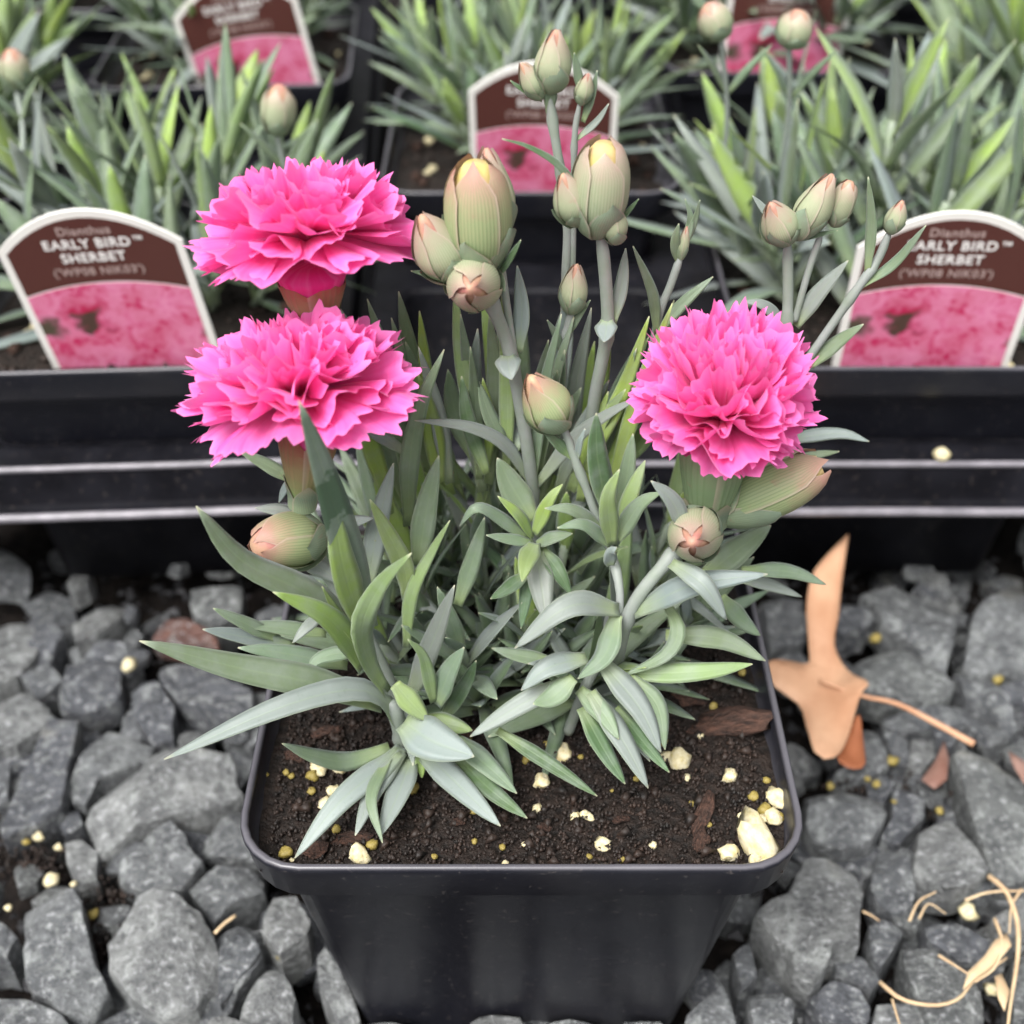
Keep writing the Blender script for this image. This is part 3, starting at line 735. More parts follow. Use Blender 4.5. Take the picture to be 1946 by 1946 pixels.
def petal_geo(L, W, tilt, ruf, seed, claw=.45, nu=42, nv=10, curl=0.0):
    """local petal: x outwards, y sideways, z along the flower's axis"""
    rng = random.Random(seed); verts, uv, faces = [], [], []
    nt_, o_ = rng.uniform(8, 12), rng.random(); hts = [rng.uniform(.3, 1.4) for _ in range(16)]
    teeth = []
    for i in range(nu + 1):
        q = i / nu * nt_ + o_; fr = q % 1
        teeth.append(.095 * hts[int(q)] * (1 - abs(fr - .5) * 2) - .015 + rng.uniform(-.008, .008))
    ph1, ph2, k1, k2 = rng.random() * 6.28, rng.random() * 6.28, rng.uniform(1.6, 2.6), rng.uniform(3.4, 5.2)
    notch = rng.uniform(-.5, .5)
    for j in range(nv + 1):
        s = j / nv
        for i in range(nu + 1):
            u = -1 + 2 * i / nu
            Lu = L * (1 - .20 * u * u - .10 * math.exp(-((u - notch) / .16) ** 2))
            if s > .7: Lu += L * teeth[i] * ((s - .7) / .3) ** 1.3
            l = s * Lu
            # the midline bends from the axis towards its final tilt
            x = z = 0.0; steps = 7
            for q in range(steps):
                lq = l * (q + .5) / steps; an = tilt * smooth01(lq / (claw + .75)) + curl * max(0, lq / L - .6)
                x += math.sin(an) * l / steps; z += math.cos(an) * l / steps
            an = tilt * smooth01(l / (claw + .75)) + curl * max(0, s - .6)
            fan = .07 + W * smooth01((l - claw * .6) / (L * .75)) ** 1.1
            y = u * fan
            amp = ruf * max(0, s - .25) ** 1.4
            d = amp * (math.sin(k1 * u * 2 + ph1) * .9 + .5 * math.sin(k2 * u * 2 + ph2 + s)) + .12 * W * u * u * (1 - s)
            verts.append(V((x - math.cos(an) * d, y * (1 - .12 * abs(d)), z + math.sin(an) * d))); uv.append((i / nu, s))
    for j in range(nv):
        for i in range(nu):
            q = j * (nu + 1) + i; faces.append((q, q + 1, q + nu + 2, q + nu + 1))
    return verts, faces, uv
def flower(parent, org, axis, size, seed, shells, stretch=(1, 1), extra=()):
    rng = random.Random(seed); a, e, g = axis_frame(axis)
    root = empty('flower', org, parent)
    def put(az, tilt, L, W, ruf, sd, curl=0, lift=0.0):
        v, f, uv = petal_geo(L * size, W * size, tilt, ruf * size, sd, .40 * size, curl=curl)
        ra = e * math.cos(az) + g * math.sin(az); rb = a.cross(ra)
        w = [org + a * (q.z + lift) + ra * (q.x + .10 * size) + rb * q.y for q in v]
        mk('petal', w, f, M_PETAL, root, org, uv)
    sd = seed * 100
    for n, tilt, L, W, ruf in shells:
        a0 = rng.random() * 6.28
        for k in range(n):
            sd += 1
            put(a0 + 2 * math.pi * (k + rng.uniform(-.22, .22)) / n, math.radians(tilt + rng.uniform(-9, 9)), L * rng.uniform(.92, 1.08), W * rng.uniform(.85, 1.15), ruf, sd, rng.uniform(-.7, .5))
    for az, tilt, L, W, ruf, curl in extra:
        sd += 1; put(az, math.radians(tilt), L, W, ruf, sd, curl)
    return root
def calyx(parent, b, t, wb, wt, mat, rng=RL):
    p0, p1 = P(*b), P(*t); ax = p1 - p0; L = ax.length; a, e, g = axis_frame(ax)
    r0, r1 = px(wb, p0) / 2, px(wt, p0) / 2; n, m = 18, 10; verts, uv, faces = [], [], []
    for j in range(m + 1):
        s = j / m; r = mix(r0, r1, smooth01(s) ** .8) * (1 if s > .02 else .6)
        for k in range(n + 1):
            an = 2 * math.pi * k / n
            verts.append(p0 + a * (L * s * (1 + (.10 * math.cos(5 * an) if s > .85 else 0))) + (e * math.cos(an) + g * math.sin(an)) * r)
            uv.append((k / n * 2 % 1 if k < n else 0, s))
    for j in range(m):
        for k in range(n): q = j * (n + 1) + k; faces.append((q, q + 1, q + n + 2, q + n + 1))
    root = mk('calyx', verts, faces, mat, parent, p0, uv)
    pv, pf, pu = [], [], []                     # the packed petal bases that fill its mouth
    for j, (s, k_) in enumerate(((.62, .80), (.86, .93), (1.02, 1.0), (1.2, 1.12), (1.3, .6))):
        for k in range(n):
            an = 2 * math.pi * k / n
            pv.append(p0 + a * L * s + (e * math.cos(an) + g * math.sin(an)) * r1 * k_ * (1 + .04 * math.sin(9 * an))); pu.append((k / n, .2))
    for j in range(4):
        for k in range(n): pf.append((j * n + k, j * n + (k + 1) % n, (j + 1) * n + (k + 1) % n, (j + 1) * n + k))
    pf.append(tuple(4 * n + k for k in range(n)))
    mk('petal_bases', pv, pf, M_PETAL, root, p0, pu)
    a0 = rng.random() * 6
    for k in range(4):
        v2, uv2, f2 = [], [], []
        for j in range(7):
            s = j / 6; wf = 1 if s < .3 else max(.03, 1 - ((s - .3) / .7) ** 1.5)
            for i in range(7):
                u = -1 + i / 3; an = a0 + k * 1.57 + .85 * u * wf; tt = -.03 + s * .42
                r = mix(r0, r1, smooth01(max(0, tt)) ** .8) + (.05 + .03 * (k % 2)) * r1
                v2.append(p0 + a * L * tt + (e * math.cos(an) + g * math.sin(an)) * r); uv2.append((i / 6, s))
        for j in range(6):
            for i in range(6): q = j * 7 + i; f2.append((q, q + 1, q + 8, q + 7))
        mk('bract', v2, f2, M_BRACT, root, p0, uv2)
    return root

plant = empty('dianthus_plant', (.3, .8, SOILZ))
tag(plant, 'dianthus in the lone pot with three open pink double flowers and pale buds', 'flowering plant')
# stems
for q, r, nodes in [
    ([(914,500,.8),(930,565,.8),(963,649,.9),(985,750,1),(1010,915,1),(1012,1060,1.2)], 13, (.12, .30, .74)),
    ([(945,440,1.2),(956,530,1.1),(972,640,1.0),(985,720,1.0)], 8, ()),
    ([(1134,440,1.4),(1145,470,1.4),(1155,610,1.5),(1145,680,1.5),(1128,770,1.6),(1105,950,1.8)], 13, (.33,)),
    ([(1046,165,2.6),(1048,215,2.6),(1064,320,2.5),(1078,430,2.5),(1075,520,2.4),(1070,700,2.2),(1060,900,2)], 9, (.08, .2)),
    ([(1103,190,2.5),(1092,260,2.5),(1090,400,2.5),(1088,520,2.4),(1080,640,2.3)], 6, (.2,)),
    ([(1088,585,2),(1082,615,2),(1065,700,2),(1050,850,2)], 9, (.2,)),
    ([(1058,800,-.6),(1077,826,-.7),(1092,872,-.8),(1115,930,-.9),(1140,1000,-1),(1165,1060,-1.2),(1178,1155,-1.8),(1150,1290,-1.6)], 8.5, (.18, .55, .73)),
    ([(585,860,-.9),(568,960,-1),(600,1050,-1),(680,1180,-1.2),(745,1310,-1.6),(790,1420,-1.4)], 15, (.25,)),
    ([(600,590,1),(612,800,1),(640,1000,.5),(720,1200,0),(800,1320,0)], 14, (.4,)),
    ([(1345,978,-.4),(1312,1020,-1.1),(1272,1062,-1.6),(1199,1159,-1.9),(1165,1290,-1.5)], 13.5, (.28, .6)),
    ([(1497,455,2.6),(1496,604,2.4),(1480,700,2.2),(1420,870,1.6)], 10.5, (.35,)),
    ([(1560,445,2.6),(1535,520,2.5),(1510,610,2.4)], 7, ()),
    ([(1692,436,2.4),(1669,491,2.4),(1632,545,2.3),(1537,680,2.2),(1440,820,1.7)], 8.5, (.2, .33)),
    ([(1294,485,3),(1275,540,2.9),(1251,605,2.7),(1225,740,2.2)], 8, ()),
    ([(1160,1160,-1.8),(1150,1230,-2),(1115,1300,-2.3),(1080,1390,-1.8)], 11, ()),
    ([(742,1332,-2.45),(757,1372,-2.4),(770,1430,-2.1),(790,1480,-1.6)], 16, (.4,)),
]: stem(plant, q, r, nodes=nodes)
HL = [  # traced leaves: tip ... base, width, colour
 ([(373,962,-3.2),(459,1066,-3),(600,1140,-2.5),(690,1245,-2.2)], 62, 'm'),
 ([(635,955,-3),(648,1060,-3),(684,1190,-2.6)], 56, 'y'), ([(519,1125,-3.6),(610,1165,-3.2),(660,1215,-2.8),(690,1270,-2.5)], 50, 'y'),
 ([(782,1051,-3.4),(725,1110,-3.2),(687,1190,-3),(700,1260,-2.7),(736,1318,-2.4)], 48, 'l'), ([(265,1218,-3.6),(438,1266,-3.2),(603,1300,-2.8),(725,1340,-2.4)], 60, 'm'),
 ([(312,1443,-4.6),(519,1350,-3.8),(654,1312,-3.1),(721,1325,-2.7),(758,1375,-2.4)], 50, 'g'), ([(901,1438,-3.8),(820,1408,-3.3),(768,1372,-2.7)], 76, 'g'),
 ([(612,1115,-2.9),(640,1165,-2.8),(684,1230,-2.6)], 24, 'y'), ([(815,1370,-2.8),(785,1340,-2.7),(750,1300,-2.5)], 40, 'l'),
 ([(560,1631,-5.3),(649,1521,-4.3),(735,1452,-3.2),(765,1420,-2.6)], 46, 'g'), ([(722,1590,-4.9),(760,1500,-3.8),(782,1440,-2.8)], 48, 'g'),
 ([(675,1588,-4.9),(712,1500,-3.9),(765,1430,-2.8)], 36, 'g'), ([(727,1602,-5.1),(706,1515,-4.2),(740,1440,-3)], 24, 'm'),
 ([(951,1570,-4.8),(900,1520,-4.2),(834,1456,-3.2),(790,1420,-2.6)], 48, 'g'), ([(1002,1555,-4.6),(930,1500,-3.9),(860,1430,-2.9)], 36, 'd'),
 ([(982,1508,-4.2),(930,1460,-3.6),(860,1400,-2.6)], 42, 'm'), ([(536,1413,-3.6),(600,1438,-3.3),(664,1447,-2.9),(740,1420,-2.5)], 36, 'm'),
 ([(802,1478,-3.3),(797,1430,-2.8)], 20, 'y'), ([(405,1156,-1.6),(450,1178,-1.5),(530,1215,-1.2)], 28, 'm'), ([(385,1196,-1.8),(450,1208,-1.6),(560,1228,-1.2)], 36, 'g'),
 ([(460,1188,-1.4),(520,1192,-1.2),(620,1205,-1)], 30, 'm'), ([(452,1231,-2),(530,1240,-1.8),(660,1265,-1.5)], 36, 'm'), ([(556,1222,-1.8),(580,1195,-1.6),(615,1165,-1.2)], 22, 'g'),
 ([(588,1292,-2.3),(606,1252,-2),(690,1235,-1.8)], 28, 'm'), ([(864,1112,-1.9),(822,1220,-1.9),(778,1330,-1.9)], 42, 'g'),
 ([(775,1215,-2.5),(805,1250,-2.4),(824,1335,-2.2)], 26, 'l'), ([(882,1230,-2.3),(852,1280,-2.3),(830,1340,-2.2)], 42, 'm'), ([(905,1255,-2),(885,1300,-2),(840,1370,-2)], 30, 'd'),
 ([(898,1388,-2.6),(850,1376,-2.5),(805,1366,-2.4)], 38, 'l'), ([(855,989,-.8),(820,1050,-.9),(782,1130,-1.2),(772,1230,-1.3)], 26, 'l'),
 ([(834,866,-.2),(812,960,-.4),(793,1075,-.6)], 44, 'm'), ([(844,664,.8),(800,770,.5),(778,880,.3),(776,1000,.2)], 36, 'm'), ([(703,949,-1),(735,1010,-1),(768,1080,-1),(775,1140,-1)], 38, 'l'),
 ([(748,880,-.2),(718,1000,-.5),(700,1110,-.8)], 42, 'g'), ([(921,983,-.3),(900,1060,-.5),(870,1150,-.8)], 32, 'm'), ([(877,715,1.2),(890,800,1),(925,900,.6)], 30, 'd'),
 ([(909,724,1.4),(930,790,1.2),(965,860,1)], 30, 'm'), ([(788,799,.2),(892,812,.6),(963,849,.9),(1012,922,1)], 31, 'g'), ([(1217,755,.2),(1160,785,.5),(1092,835,.8),(1020,922,1)], 30, 'g'),
 ([(1069,920,-.6),(1045,950,-.7),(1015,1015,-.6)], 28, 'y'), ([(946,943,-.8),(985,980,-.8),(1012,1025,-.6)], 28, 'y'), ([(992,1105,-2),(1000,1070,-1.6),(1016,1032,-.8)], 38, 'l'),
 ([(873,1000,-.9),(905,965,-.9),(950,985,-.7),(1005,1028,-.6)], 28, 'm'), ([(924,1017,-1.2),(965,1025,-1),(1014,1032,-.7)], 24, 'm'), ([(1088,1014,-1),(1050,1022,-.9),(1018,1034,-.7)], 28, 'm'),
 ([(945,870,.3),(975,930,.1),(1012,990,-.2)], 52, 'm'), ([(1038,1182,-2.1),(1030,1120,-1.6),(1020,1050,-.9)], 46, 'g'), ([(1085,1130,-1.6),(1060,1085,-1.3),(1030,1045,-.8)], 30, 'd'),
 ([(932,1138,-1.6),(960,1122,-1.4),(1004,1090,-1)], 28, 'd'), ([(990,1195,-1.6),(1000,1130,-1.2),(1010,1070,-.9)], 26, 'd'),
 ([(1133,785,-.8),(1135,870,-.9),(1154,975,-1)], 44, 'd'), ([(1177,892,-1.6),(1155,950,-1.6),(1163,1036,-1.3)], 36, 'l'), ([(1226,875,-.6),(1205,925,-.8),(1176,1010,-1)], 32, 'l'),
 ([(1203,824,-.1),(1195,880,-.3),(1178,980,-.6)], 32, 'm'), ([(1035,966,-1.4),(1090,970,-1.3),(1150,1012,-1.1)], 28, 'm'), ([(1059,1003,-1.8),(1110,998,-1.6),(1160,1036,-1.3)], 28, 'm'),
 ([(1257,935,-1.6),(1215,960,-1.5),(1170,1028,-1.2)], 36, 'm'), ([(978,1232,-3),(1083,1152,-2.6),(1176,1160,-2)], 48, 'g'), ([(1459,1091,-2.4),(1316,1112,-2.3),(1205,1165,-2)], 48, 'g'),
 ([(1381,1178,-3),(1335,1110,-2.8),(1275,1070,-2.2)], 38, 'g'), ([(1098,1290,-2.8),(1150,1245,-2.6),(1172,1168,-2.1)], 42, 'm'), ([(990,1312,-2.9),(1040,1270,-2.7),(1115,1250,-2.3)], 42, 'g'),
 ([(935,1232,-1.8),(985,1246,-1.8),(1055,1258,-1.8)], 28, 'm'), ([(1013,1338,-3.2),(1050,1325,-3),(1090,1288,-2.7)], 42, 'm'), ([(893,1400,-3.2),(980,1345,-2.9),(1075,1294,-2.5)], 36, 'g'),
 ([(1256,1430,-4),(1215,1345,-3.3),(1138,1252,-2.4)], 48, 'g'), ([(1264,1425,-3.9),(1248,1340,-3.2),(1195,1285,-2.6)], 36, 'm'), ([(1176,1405,-3.7),(1145,1355,-3.2),(1100,1310,-2.6)], 38, 'm'),
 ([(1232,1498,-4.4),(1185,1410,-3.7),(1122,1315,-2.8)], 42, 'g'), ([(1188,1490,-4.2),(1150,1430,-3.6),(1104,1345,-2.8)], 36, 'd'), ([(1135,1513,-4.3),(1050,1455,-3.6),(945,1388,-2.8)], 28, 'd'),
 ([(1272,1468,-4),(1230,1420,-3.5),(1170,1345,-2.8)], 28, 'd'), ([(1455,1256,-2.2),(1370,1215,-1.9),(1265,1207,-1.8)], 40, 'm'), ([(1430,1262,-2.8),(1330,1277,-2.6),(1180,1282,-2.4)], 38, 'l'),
 ([(1185,1284,-2.6),(1265,1245,-2.5),(1288,1195,-2.2),(1262,1140,-1.6)], 28, 'm'), ([(1570,1111,.2),(1500,1087,.2),(1410,1085,0)], 30, 'm'), ([(1524,1134,.4),(1460,1112,.3),(1395,1098,0)], 28, 'g'),
 ([(1445,1208,-.8),(1410,1180,-.8),(1370,1135,-.8)], 34, 'm'), ([(1465,998,.8),(1410,1040,.4),(1340,1095,-.2)], 50, 'm'), ([(1652,839,2.2),(1590,824,2.4),(1480,838,2.6)], 26, 'g'),
 ([(1595,858,2),(1540,868,2.1),(1470,895,2.1)], 20, 'm'), ([(1237,914,-2),(1275,950,-2),(1302,1005,-1.9)], 36, 'g'), ([(1355,526,3),(1300,575,2.8),(1255,625,2.6)], 22, 'm'),
 ([(1203,468,2.4),(1240,560,2.5),(1248,635,2.5)], 22, 'm'), ([(1650,336,2.4),(1656,430,2.4),(1648,520,2.3)], 20, 'm'), ([(1760,428,2.2),(1700,500,2.3),(1635,545,2.3)], 20, 'm'),
 ([(1641,616,2.1),(1590,652,2.2),(1540,695,2.2)], 28, 'm'), ([(1612,495,2.4),(1550,565,2.4),(1512,620,2.4)], 32, 'g'), ([(1415,573,2.3),(1450,580,2.3),(1490,615,2.4)], 24, 'g'),
 ([(781,515,.5),(815,522,.6),(862,535,.8)], 16, 'd'), ([(990,456,.3),(970,490,.5),(942,530,.8)], 18, 'd'), ([(983,505,1.1),(992,590,1.1),(986,670,1.0)], 30, 'g'),
 ([(954,264,.8),(1010,282,1),(1075,330,1.2),(1134,443,1.4)], 17, 'd'), ([(1189,472,1.6),(1182,540,1.6),(1165,614,1.5)], 26, 'g'), ([(1214,378,1.4),(1195,400,1.4),(1170,430,1.4)], 12, 'd'),
 ([(1148,650,.9),(1151,632,1.1),(1153,608,1.4)], 40, 'g'), ([(972,722,.2),(967,700,.4),(964,676,.8)], 46, 'g'), ([(1091,100,2.5),(1098,140,2.5),(1104,175,2.5)], 17, 'm'),
 ([(1135,134,2.5),(1125,180,2.5),(1108,232,2.5)], 18, 'm'), ([(970,153,2.5),(985,165,2.5),(1030,192,2.6)], 12, 'd'), ([(1157,197,2.5),(1135,230,2.5),(1096,265,2.5)], 14, 'g'),
 ([(1040,130,2.4),(1046,165,2.5),(1044,215,2.6)], 24, 'm'), ([(1302,378,3),(1312,420,3),(1296,480,3)], 16, 'm'), ([(1330,380,3),(1320,420,3),(1300,470,3)], 14, 'm'), ([(1290,425,2.9),(1283,460,2.9),(1290,500,3)], 20, 'm'),
 ([(1430,372,2.6),(1452,400,2.6),(1478,430,2.6)], 20, 'g'), ([(1592,438,2.4),(1540,450,2.5),(1500,458,2.6)], 12, 'd'), ([(1040,608,1.8),(1058,640,1.9),(1072,680,2)], 16, 'm'), ([(1122,570,1.9),(1100,600,1.9),(1076,640,2)], 16, 'm'),
 ([(1030,815,-.8),(1052,835,-.8),(1088,870,-.8)], 22, 'd'), ([(1112,815,-.9),(1102,840,-.9),(1096,875,-.8)], 14, 'g'), ([(1172,1040,-1.6),(1160,1050,-1.6),(1160,1075,-1.5)], 26, 'g'),
 ([(485,965,-.7),(530,970,-.8),(575,985,-.9)], 26, 'g'), ([(530,955,.3),(545,925,.4),(580,890,.5)], 20, 'g'), ([(455,858,1),(500,880,1),(560,915,.8)], 26, 'm'),
 ([(708,985,-.8),(680,990,-.8),(640,1000,-.9)], 24, 'g'), ([(650,1110,-1.4),(610,1080,-1.3),(565,1065,-1.2)], 34, 'g'),
]
for q, w, ck in HL: photo_leaf(plant, q, w, ck)
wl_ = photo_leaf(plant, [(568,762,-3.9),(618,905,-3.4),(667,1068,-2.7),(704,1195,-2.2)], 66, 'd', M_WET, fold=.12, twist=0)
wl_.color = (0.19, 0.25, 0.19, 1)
# upright leaves at the back of the clump, traced loosely
for i in range(62):
    x = RL.uniform(640, 1290); Y = RL.uniform(1.2, 3.6); ty = RL.uniform(515, 740) + abs(x - 930) * .10
    bx = mix(x, 960, .38) + RL.uniform(-25, 25); by = RL.uniform(860, 980)
    mx = mix(x, bx, .45) + RL.uniform(-14, 14)
    photo_leaf(plant, [(x, ty, Y - RL.uniform(-.4, .6)), (mx, mix(ty, by, .45), Y), (bx, by, Y * .8)], RL.uniform(24, 40), RL.choice('mmlyyg'))

def shoot(base, d, height, rng, Lr, wr, emit, nn=None, young=.3, spread=(35, 70)):
    """decussate pairs of narrow leaves up one short stem; emit(points, width, normal, colour key)"""
    d = d.normalized(); nn = nn or max(3, int(height / .55)); a, e, g = axis_frame(d)
    rot = rng.random() * 3.14
    for i in range(nn):
        s = (i + .6) / nn; p = base + d * height * s
        for k in (0, 1):
            an = rot + i * 1.5708 + k * math.pi + rng.uniform(-.3, .3)
            out = (e * math.cos(an) + g * math.sin(an))
            L = rng.uniform(*Lr) * (1 - .45 * max(0, s - .55) / .45) * (.75 + .25 * s)
            ang = math.radians(mix(spread[1], spread[0] * .45, s) + rng.uniform(-10, 10))
            d0 = d * math.cos(ang) + out * math.sin(ang)
            bend = rng.uniform(-.05, .30) * (1.2 - s)
            p1 = p + d0 * L * .5; p2 = p + d0 * L + out * L * bend * .5 - V((0, 0, 1)) * L * bend * .7
            nrm = (d * .9 - out * .8 + V((0, 0, .5))).normalized()
            ck = 'y' if s > 1 - young and rng.random() < .6 else rng.choice('gmmml' if s > .4 else 'ggmmd')
            emit([p, p1, p2], rng.uniform(*wr), nrm, ck)
        if i == nn - 1: pass
    return base + d * height
RF = random.Random(77)
def emit_main(pts, w, nrm, ck):
    if min(p.z for p in pts) < SOILZ + .15:
        for p in pts: p.z = max(p.z, SOILZ + .2)
    NLEAF[0] += 1
    leaf(plant, pts, w, nrm, LC[ck], rng=RF, segs=8, fold=RF.uniform(.1, .35), twist=RF.uniform(-.5, .5))
centres = []
for i in range(16):
    an = i * 2.39996; r = 3.3 * math.sqrt((i + .5) / 16)
    b = V((.1 + r * math.cos(an) * 1.05, 1.2 + r * math.sin(an) * .75, SOILZ)); out = V((math.cos(an), math.sin(an), 0)) * (r / 3.6)
    hgt = RF.uniform(1.6, 2.6) + (1.2 if b.y > .8 else 0)
    if NLEAF[0] < 292:
        top = shoot(b, V((0, 0, 1)) + out * .55, hgt, RF, (2.8, 4.2), (.42, .60), emit_main, nn=4 if i < 12 else 3)
        v, f = tube(spline([b - V((0, 0, .3)), (b + top) / 2, top], 6), [.11] * 7, 7); mk('stem', v, f, M_STEM, plant, b, color=(0.22, 0.28, 0.18))
# older inner leaves that can no longer be told apart
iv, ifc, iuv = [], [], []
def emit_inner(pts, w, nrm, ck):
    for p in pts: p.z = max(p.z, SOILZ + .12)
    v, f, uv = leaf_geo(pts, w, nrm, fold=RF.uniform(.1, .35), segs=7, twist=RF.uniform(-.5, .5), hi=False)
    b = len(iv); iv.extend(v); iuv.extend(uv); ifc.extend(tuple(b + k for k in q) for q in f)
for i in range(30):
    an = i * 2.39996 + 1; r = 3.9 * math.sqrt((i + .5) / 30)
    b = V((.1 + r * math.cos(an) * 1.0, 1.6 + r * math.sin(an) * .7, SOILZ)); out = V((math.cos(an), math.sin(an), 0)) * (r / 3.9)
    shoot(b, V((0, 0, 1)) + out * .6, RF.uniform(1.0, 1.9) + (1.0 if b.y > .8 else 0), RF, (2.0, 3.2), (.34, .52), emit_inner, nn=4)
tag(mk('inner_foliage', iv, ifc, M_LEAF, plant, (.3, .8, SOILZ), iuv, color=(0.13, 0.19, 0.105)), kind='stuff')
# buds
for b, t, w, op, pale in [
    ((912,505,.8),(903,298,.7),112,.6,False), ((945,445,1.3),(924,277,1.3),76,0,True), ((856,524,.7),(799,406,.4),86,0,True), ((906,536,.9),(892,549,-.7),92,0,True),
    ((1132,440,1.4),(1151,262,1.3),96,.6,True), ((1096,422,1.3),(1069,328,1.1),62,0,True), ((1169,458,1.3),(1164,383,1.1),46,0,True), ((1085,590,2),(1097,500,1.9),50,0,True),
    ((1045,170,2.6),(1058,54,2.5),64,0,True), ((1027,184,2.6),(990,118,2.5),42,0,True), ((1104,195,2.5),(1119,138,2.4),32,0,True), ((1062,808,-.6),(1006,712,-.8),84,0,False),
    ((1494,456,2.5),(1464,384,2.2),64,0,True), ((1518,446,2.5),(1584,328,2.4),62,0,True), ((1585,425,2.6),(1617,342,2.5),44,.2,True), ((1692,440,2.4),(1716,380,2.3),36,0,True),
    ((1293,492,3),(1306,428,3),20,0,True), ((608,1022,-1),(478,1036,-2.0),96,.25,False), ((1362,972,-.3),(1574,878,-.1),100,.7,False), ((1324,1004,-1.2),(1315,1032,-2.9),92,0,True),
]: bud(plant, b, t, w, op, pale=pale)
# flowers: calyx, then petals in shells from the spreading outer ones to the upright centre
calyx(plant, (602,612,1), (592,525,1), 74, 128, M_CALYX)
calyx(plant, (575,955,-.9), (588,806,-.9), 50, 116, M_CALYX)
calyx(plant, (1342,985,-.4), (1360,840,-.4), 78, 132, M_CALYXG)
SH_FLAT = [(7, 98, 2.25, 1.15, .20), (8, 84, 2.2, 1.05, .30), (9, 66, 2.1, .98, .38), (9, 48, 1.95, .90, .40), (8, 31, 1.85, .80, .40), (7, 14, 1.75, .66, .36)]
SH_DOME = [(6, 108, 1.75, 1.0, .32), (8, 88, 1.95, 1.0, .40), (9, 66, 2.1, .95, .42), (10, 46, 2.25, .88, .42), (9, 28, 2.4, .80, .42), (8, 12, 2.45, .70, .38), (4, 3, 2.3, .55, .3)]
o1 = P(592, 516, 1); o2 = P(586, 806, -.9); o3 = P(1362, 838, -.4)
flower(plant, o1, V((-.10, .30, 1)), 1.08, 3, SH_FLAT)
flower(plant, o2, V((-.20, .22, 1)), 1.12, 5, SH_FLAT)
flower(plant, o3, V((.06, -.02, 1)), 1.06, 8, SH_DOME)

# ------------------------------------------------------------------ the trays behind
PITCH = 12.3
DECKZ = 6.6
def box(verts, faces, x0, x1, y0, y1, z0, z1):
    b = len(verts)
    verts += [V((x, y, z)) for z in (z0, z1) for y in (y0, y1) for x in (x0, x1)]
    faces += [tuple(b + i for i in q) for q in ((0, 2, 3, 1), (4, 5, 7, 6), (0, 1, 5, 4), (2, 6, 7, 3), (0, 4, 6, 2), (1, 3, 7, 5))]
def make_tray(cols, rows, y0, label, origin, yaw, rp=PITCH):
    """deck with square openings, hanging tapered pockets and a stepped lip with a turned-out flange"""
    ox, oy = origin
    root = empty('nursery_tray', (ox, oy, 0))
    half, x0, x1 = 5.05, cols[0] - PITCH / 2 - .1, cols[-1] + PITCH / 2 + .1
    yf, yb = y0 - .25, y0 + rows * rp + .4
    verts, faces = [], []
    ys = [y0 + 5.9 + rp * r for r in range(rows)]
    edges = [yf] + [v for c in ys for v in (c - half, c + half)] + [yb]
    for i in range(0, len(edges), 2): box(verts, faces, x0, x1, edges[i], edges[i + 1], DECKZ - .18, DECKZ)
    for c in ys:
        xe = [x0] + [v for q in cols for v in (q - half, q + half)] + [x1]
        for i in range(0, len(xe), 2): box(verts, faces, xe[i], xe[i + 1], c - half, c + half, DECKZ - .18, DECKZ - .004)
    d = mk('deck', verts, faces, M_TRAY, root, (ox, oy, DECKZ), smooth=False)
    prof = [(0, .02), (-.10, .0), (-.16, -.08), (-.18, -.20), (-.26, -1.40), (-.30, -1.50), (-.62, -1.50), (-.70, -1.55), (-.70, -1.78), (-.62, -1.82), (-.1, -1.82), (-.05, -1.6), (0, -.3)]
    verts, faces = [], []; n = len(prof)
    for sgn, pts in ((1, [(x0, yf), (x1, yf)]),):
        for s in range(9):
            x = mix(x0 - .5, x1 + .5, s / 8)
            for a, b in prof: verts.append(V((x, yf + a, DECKZ + b)))
        for s in range(8):
            for k in range(n): faces.append((s * n + k, s * n + (k + 1) % n, (s + 1) * n + (k + 1) % n, (s + 1) * n + k))
        faces.append(tuple(range(n - 1, -1, -1))); faces.append(tuple(8 * n + k for k in range(n)))
    mk('front_lip', verts, faces, M_TRAY, root, (ox, yf, DECKZ), smooth=False)
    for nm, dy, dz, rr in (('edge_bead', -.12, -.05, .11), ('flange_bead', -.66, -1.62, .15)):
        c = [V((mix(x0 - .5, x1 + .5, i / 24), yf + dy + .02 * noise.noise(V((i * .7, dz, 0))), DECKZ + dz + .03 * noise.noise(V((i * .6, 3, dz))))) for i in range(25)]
        v, f = tube(c, [rr] * 25, 10); mk(nm, v, f, M_EDGEGLOSS, root, c[0])
    for sx, sg in ((x0, -1), (x1, 1)):
        verts, faces = [], []
        for s in range(2):
            y = (yf, yb)[s]
            for a, b in prof: verts.append(V((sx - a * sg * .7, y, DECKZ + b + .12)))
        for k in range(n): faces.append((k, (k + 1) % n, n + (k + 1) % n, n + k))
        faces.append(tuple(range(n))); faces.append(tuple(n + k for k in range(n)))
        mk('side_lip', verts, faces, M_TRAY, root, (sx, yf, DECKZ), smooth=False)
    first = None
    for c in ys:
        for q in cols:
            if first is None:
                v, f = loft([(5.2, DECKZ + .06, .9), (5.02, DECKZ + .05, .85), (5.0, DECKZ - .1, .85), (4.45, .2, .8), (3.2, .05, .8), (3.2, .20, .8), (4.3, .3, .78), (4.9, DECKZ - .1, .8), (4.95, DECKZ + .07, .85), (5.2, DECKZ + .06, .9)], q, c)
                first = mk('pocket', v, f, M_TRAY, root, (q, c, 0))
            else:
                o = first.copy(); COL.objects.link(o); o.parent = root; o.location = (V((q, c, 0)) - V((ox, oy, 0))) * U
    root.rotation_euler.z = yaw
    return tag(root, label, 'tray', 'black nursery trays behind the lone pot')
ROW0 = 12.1
YAW = math.radians(3.2)
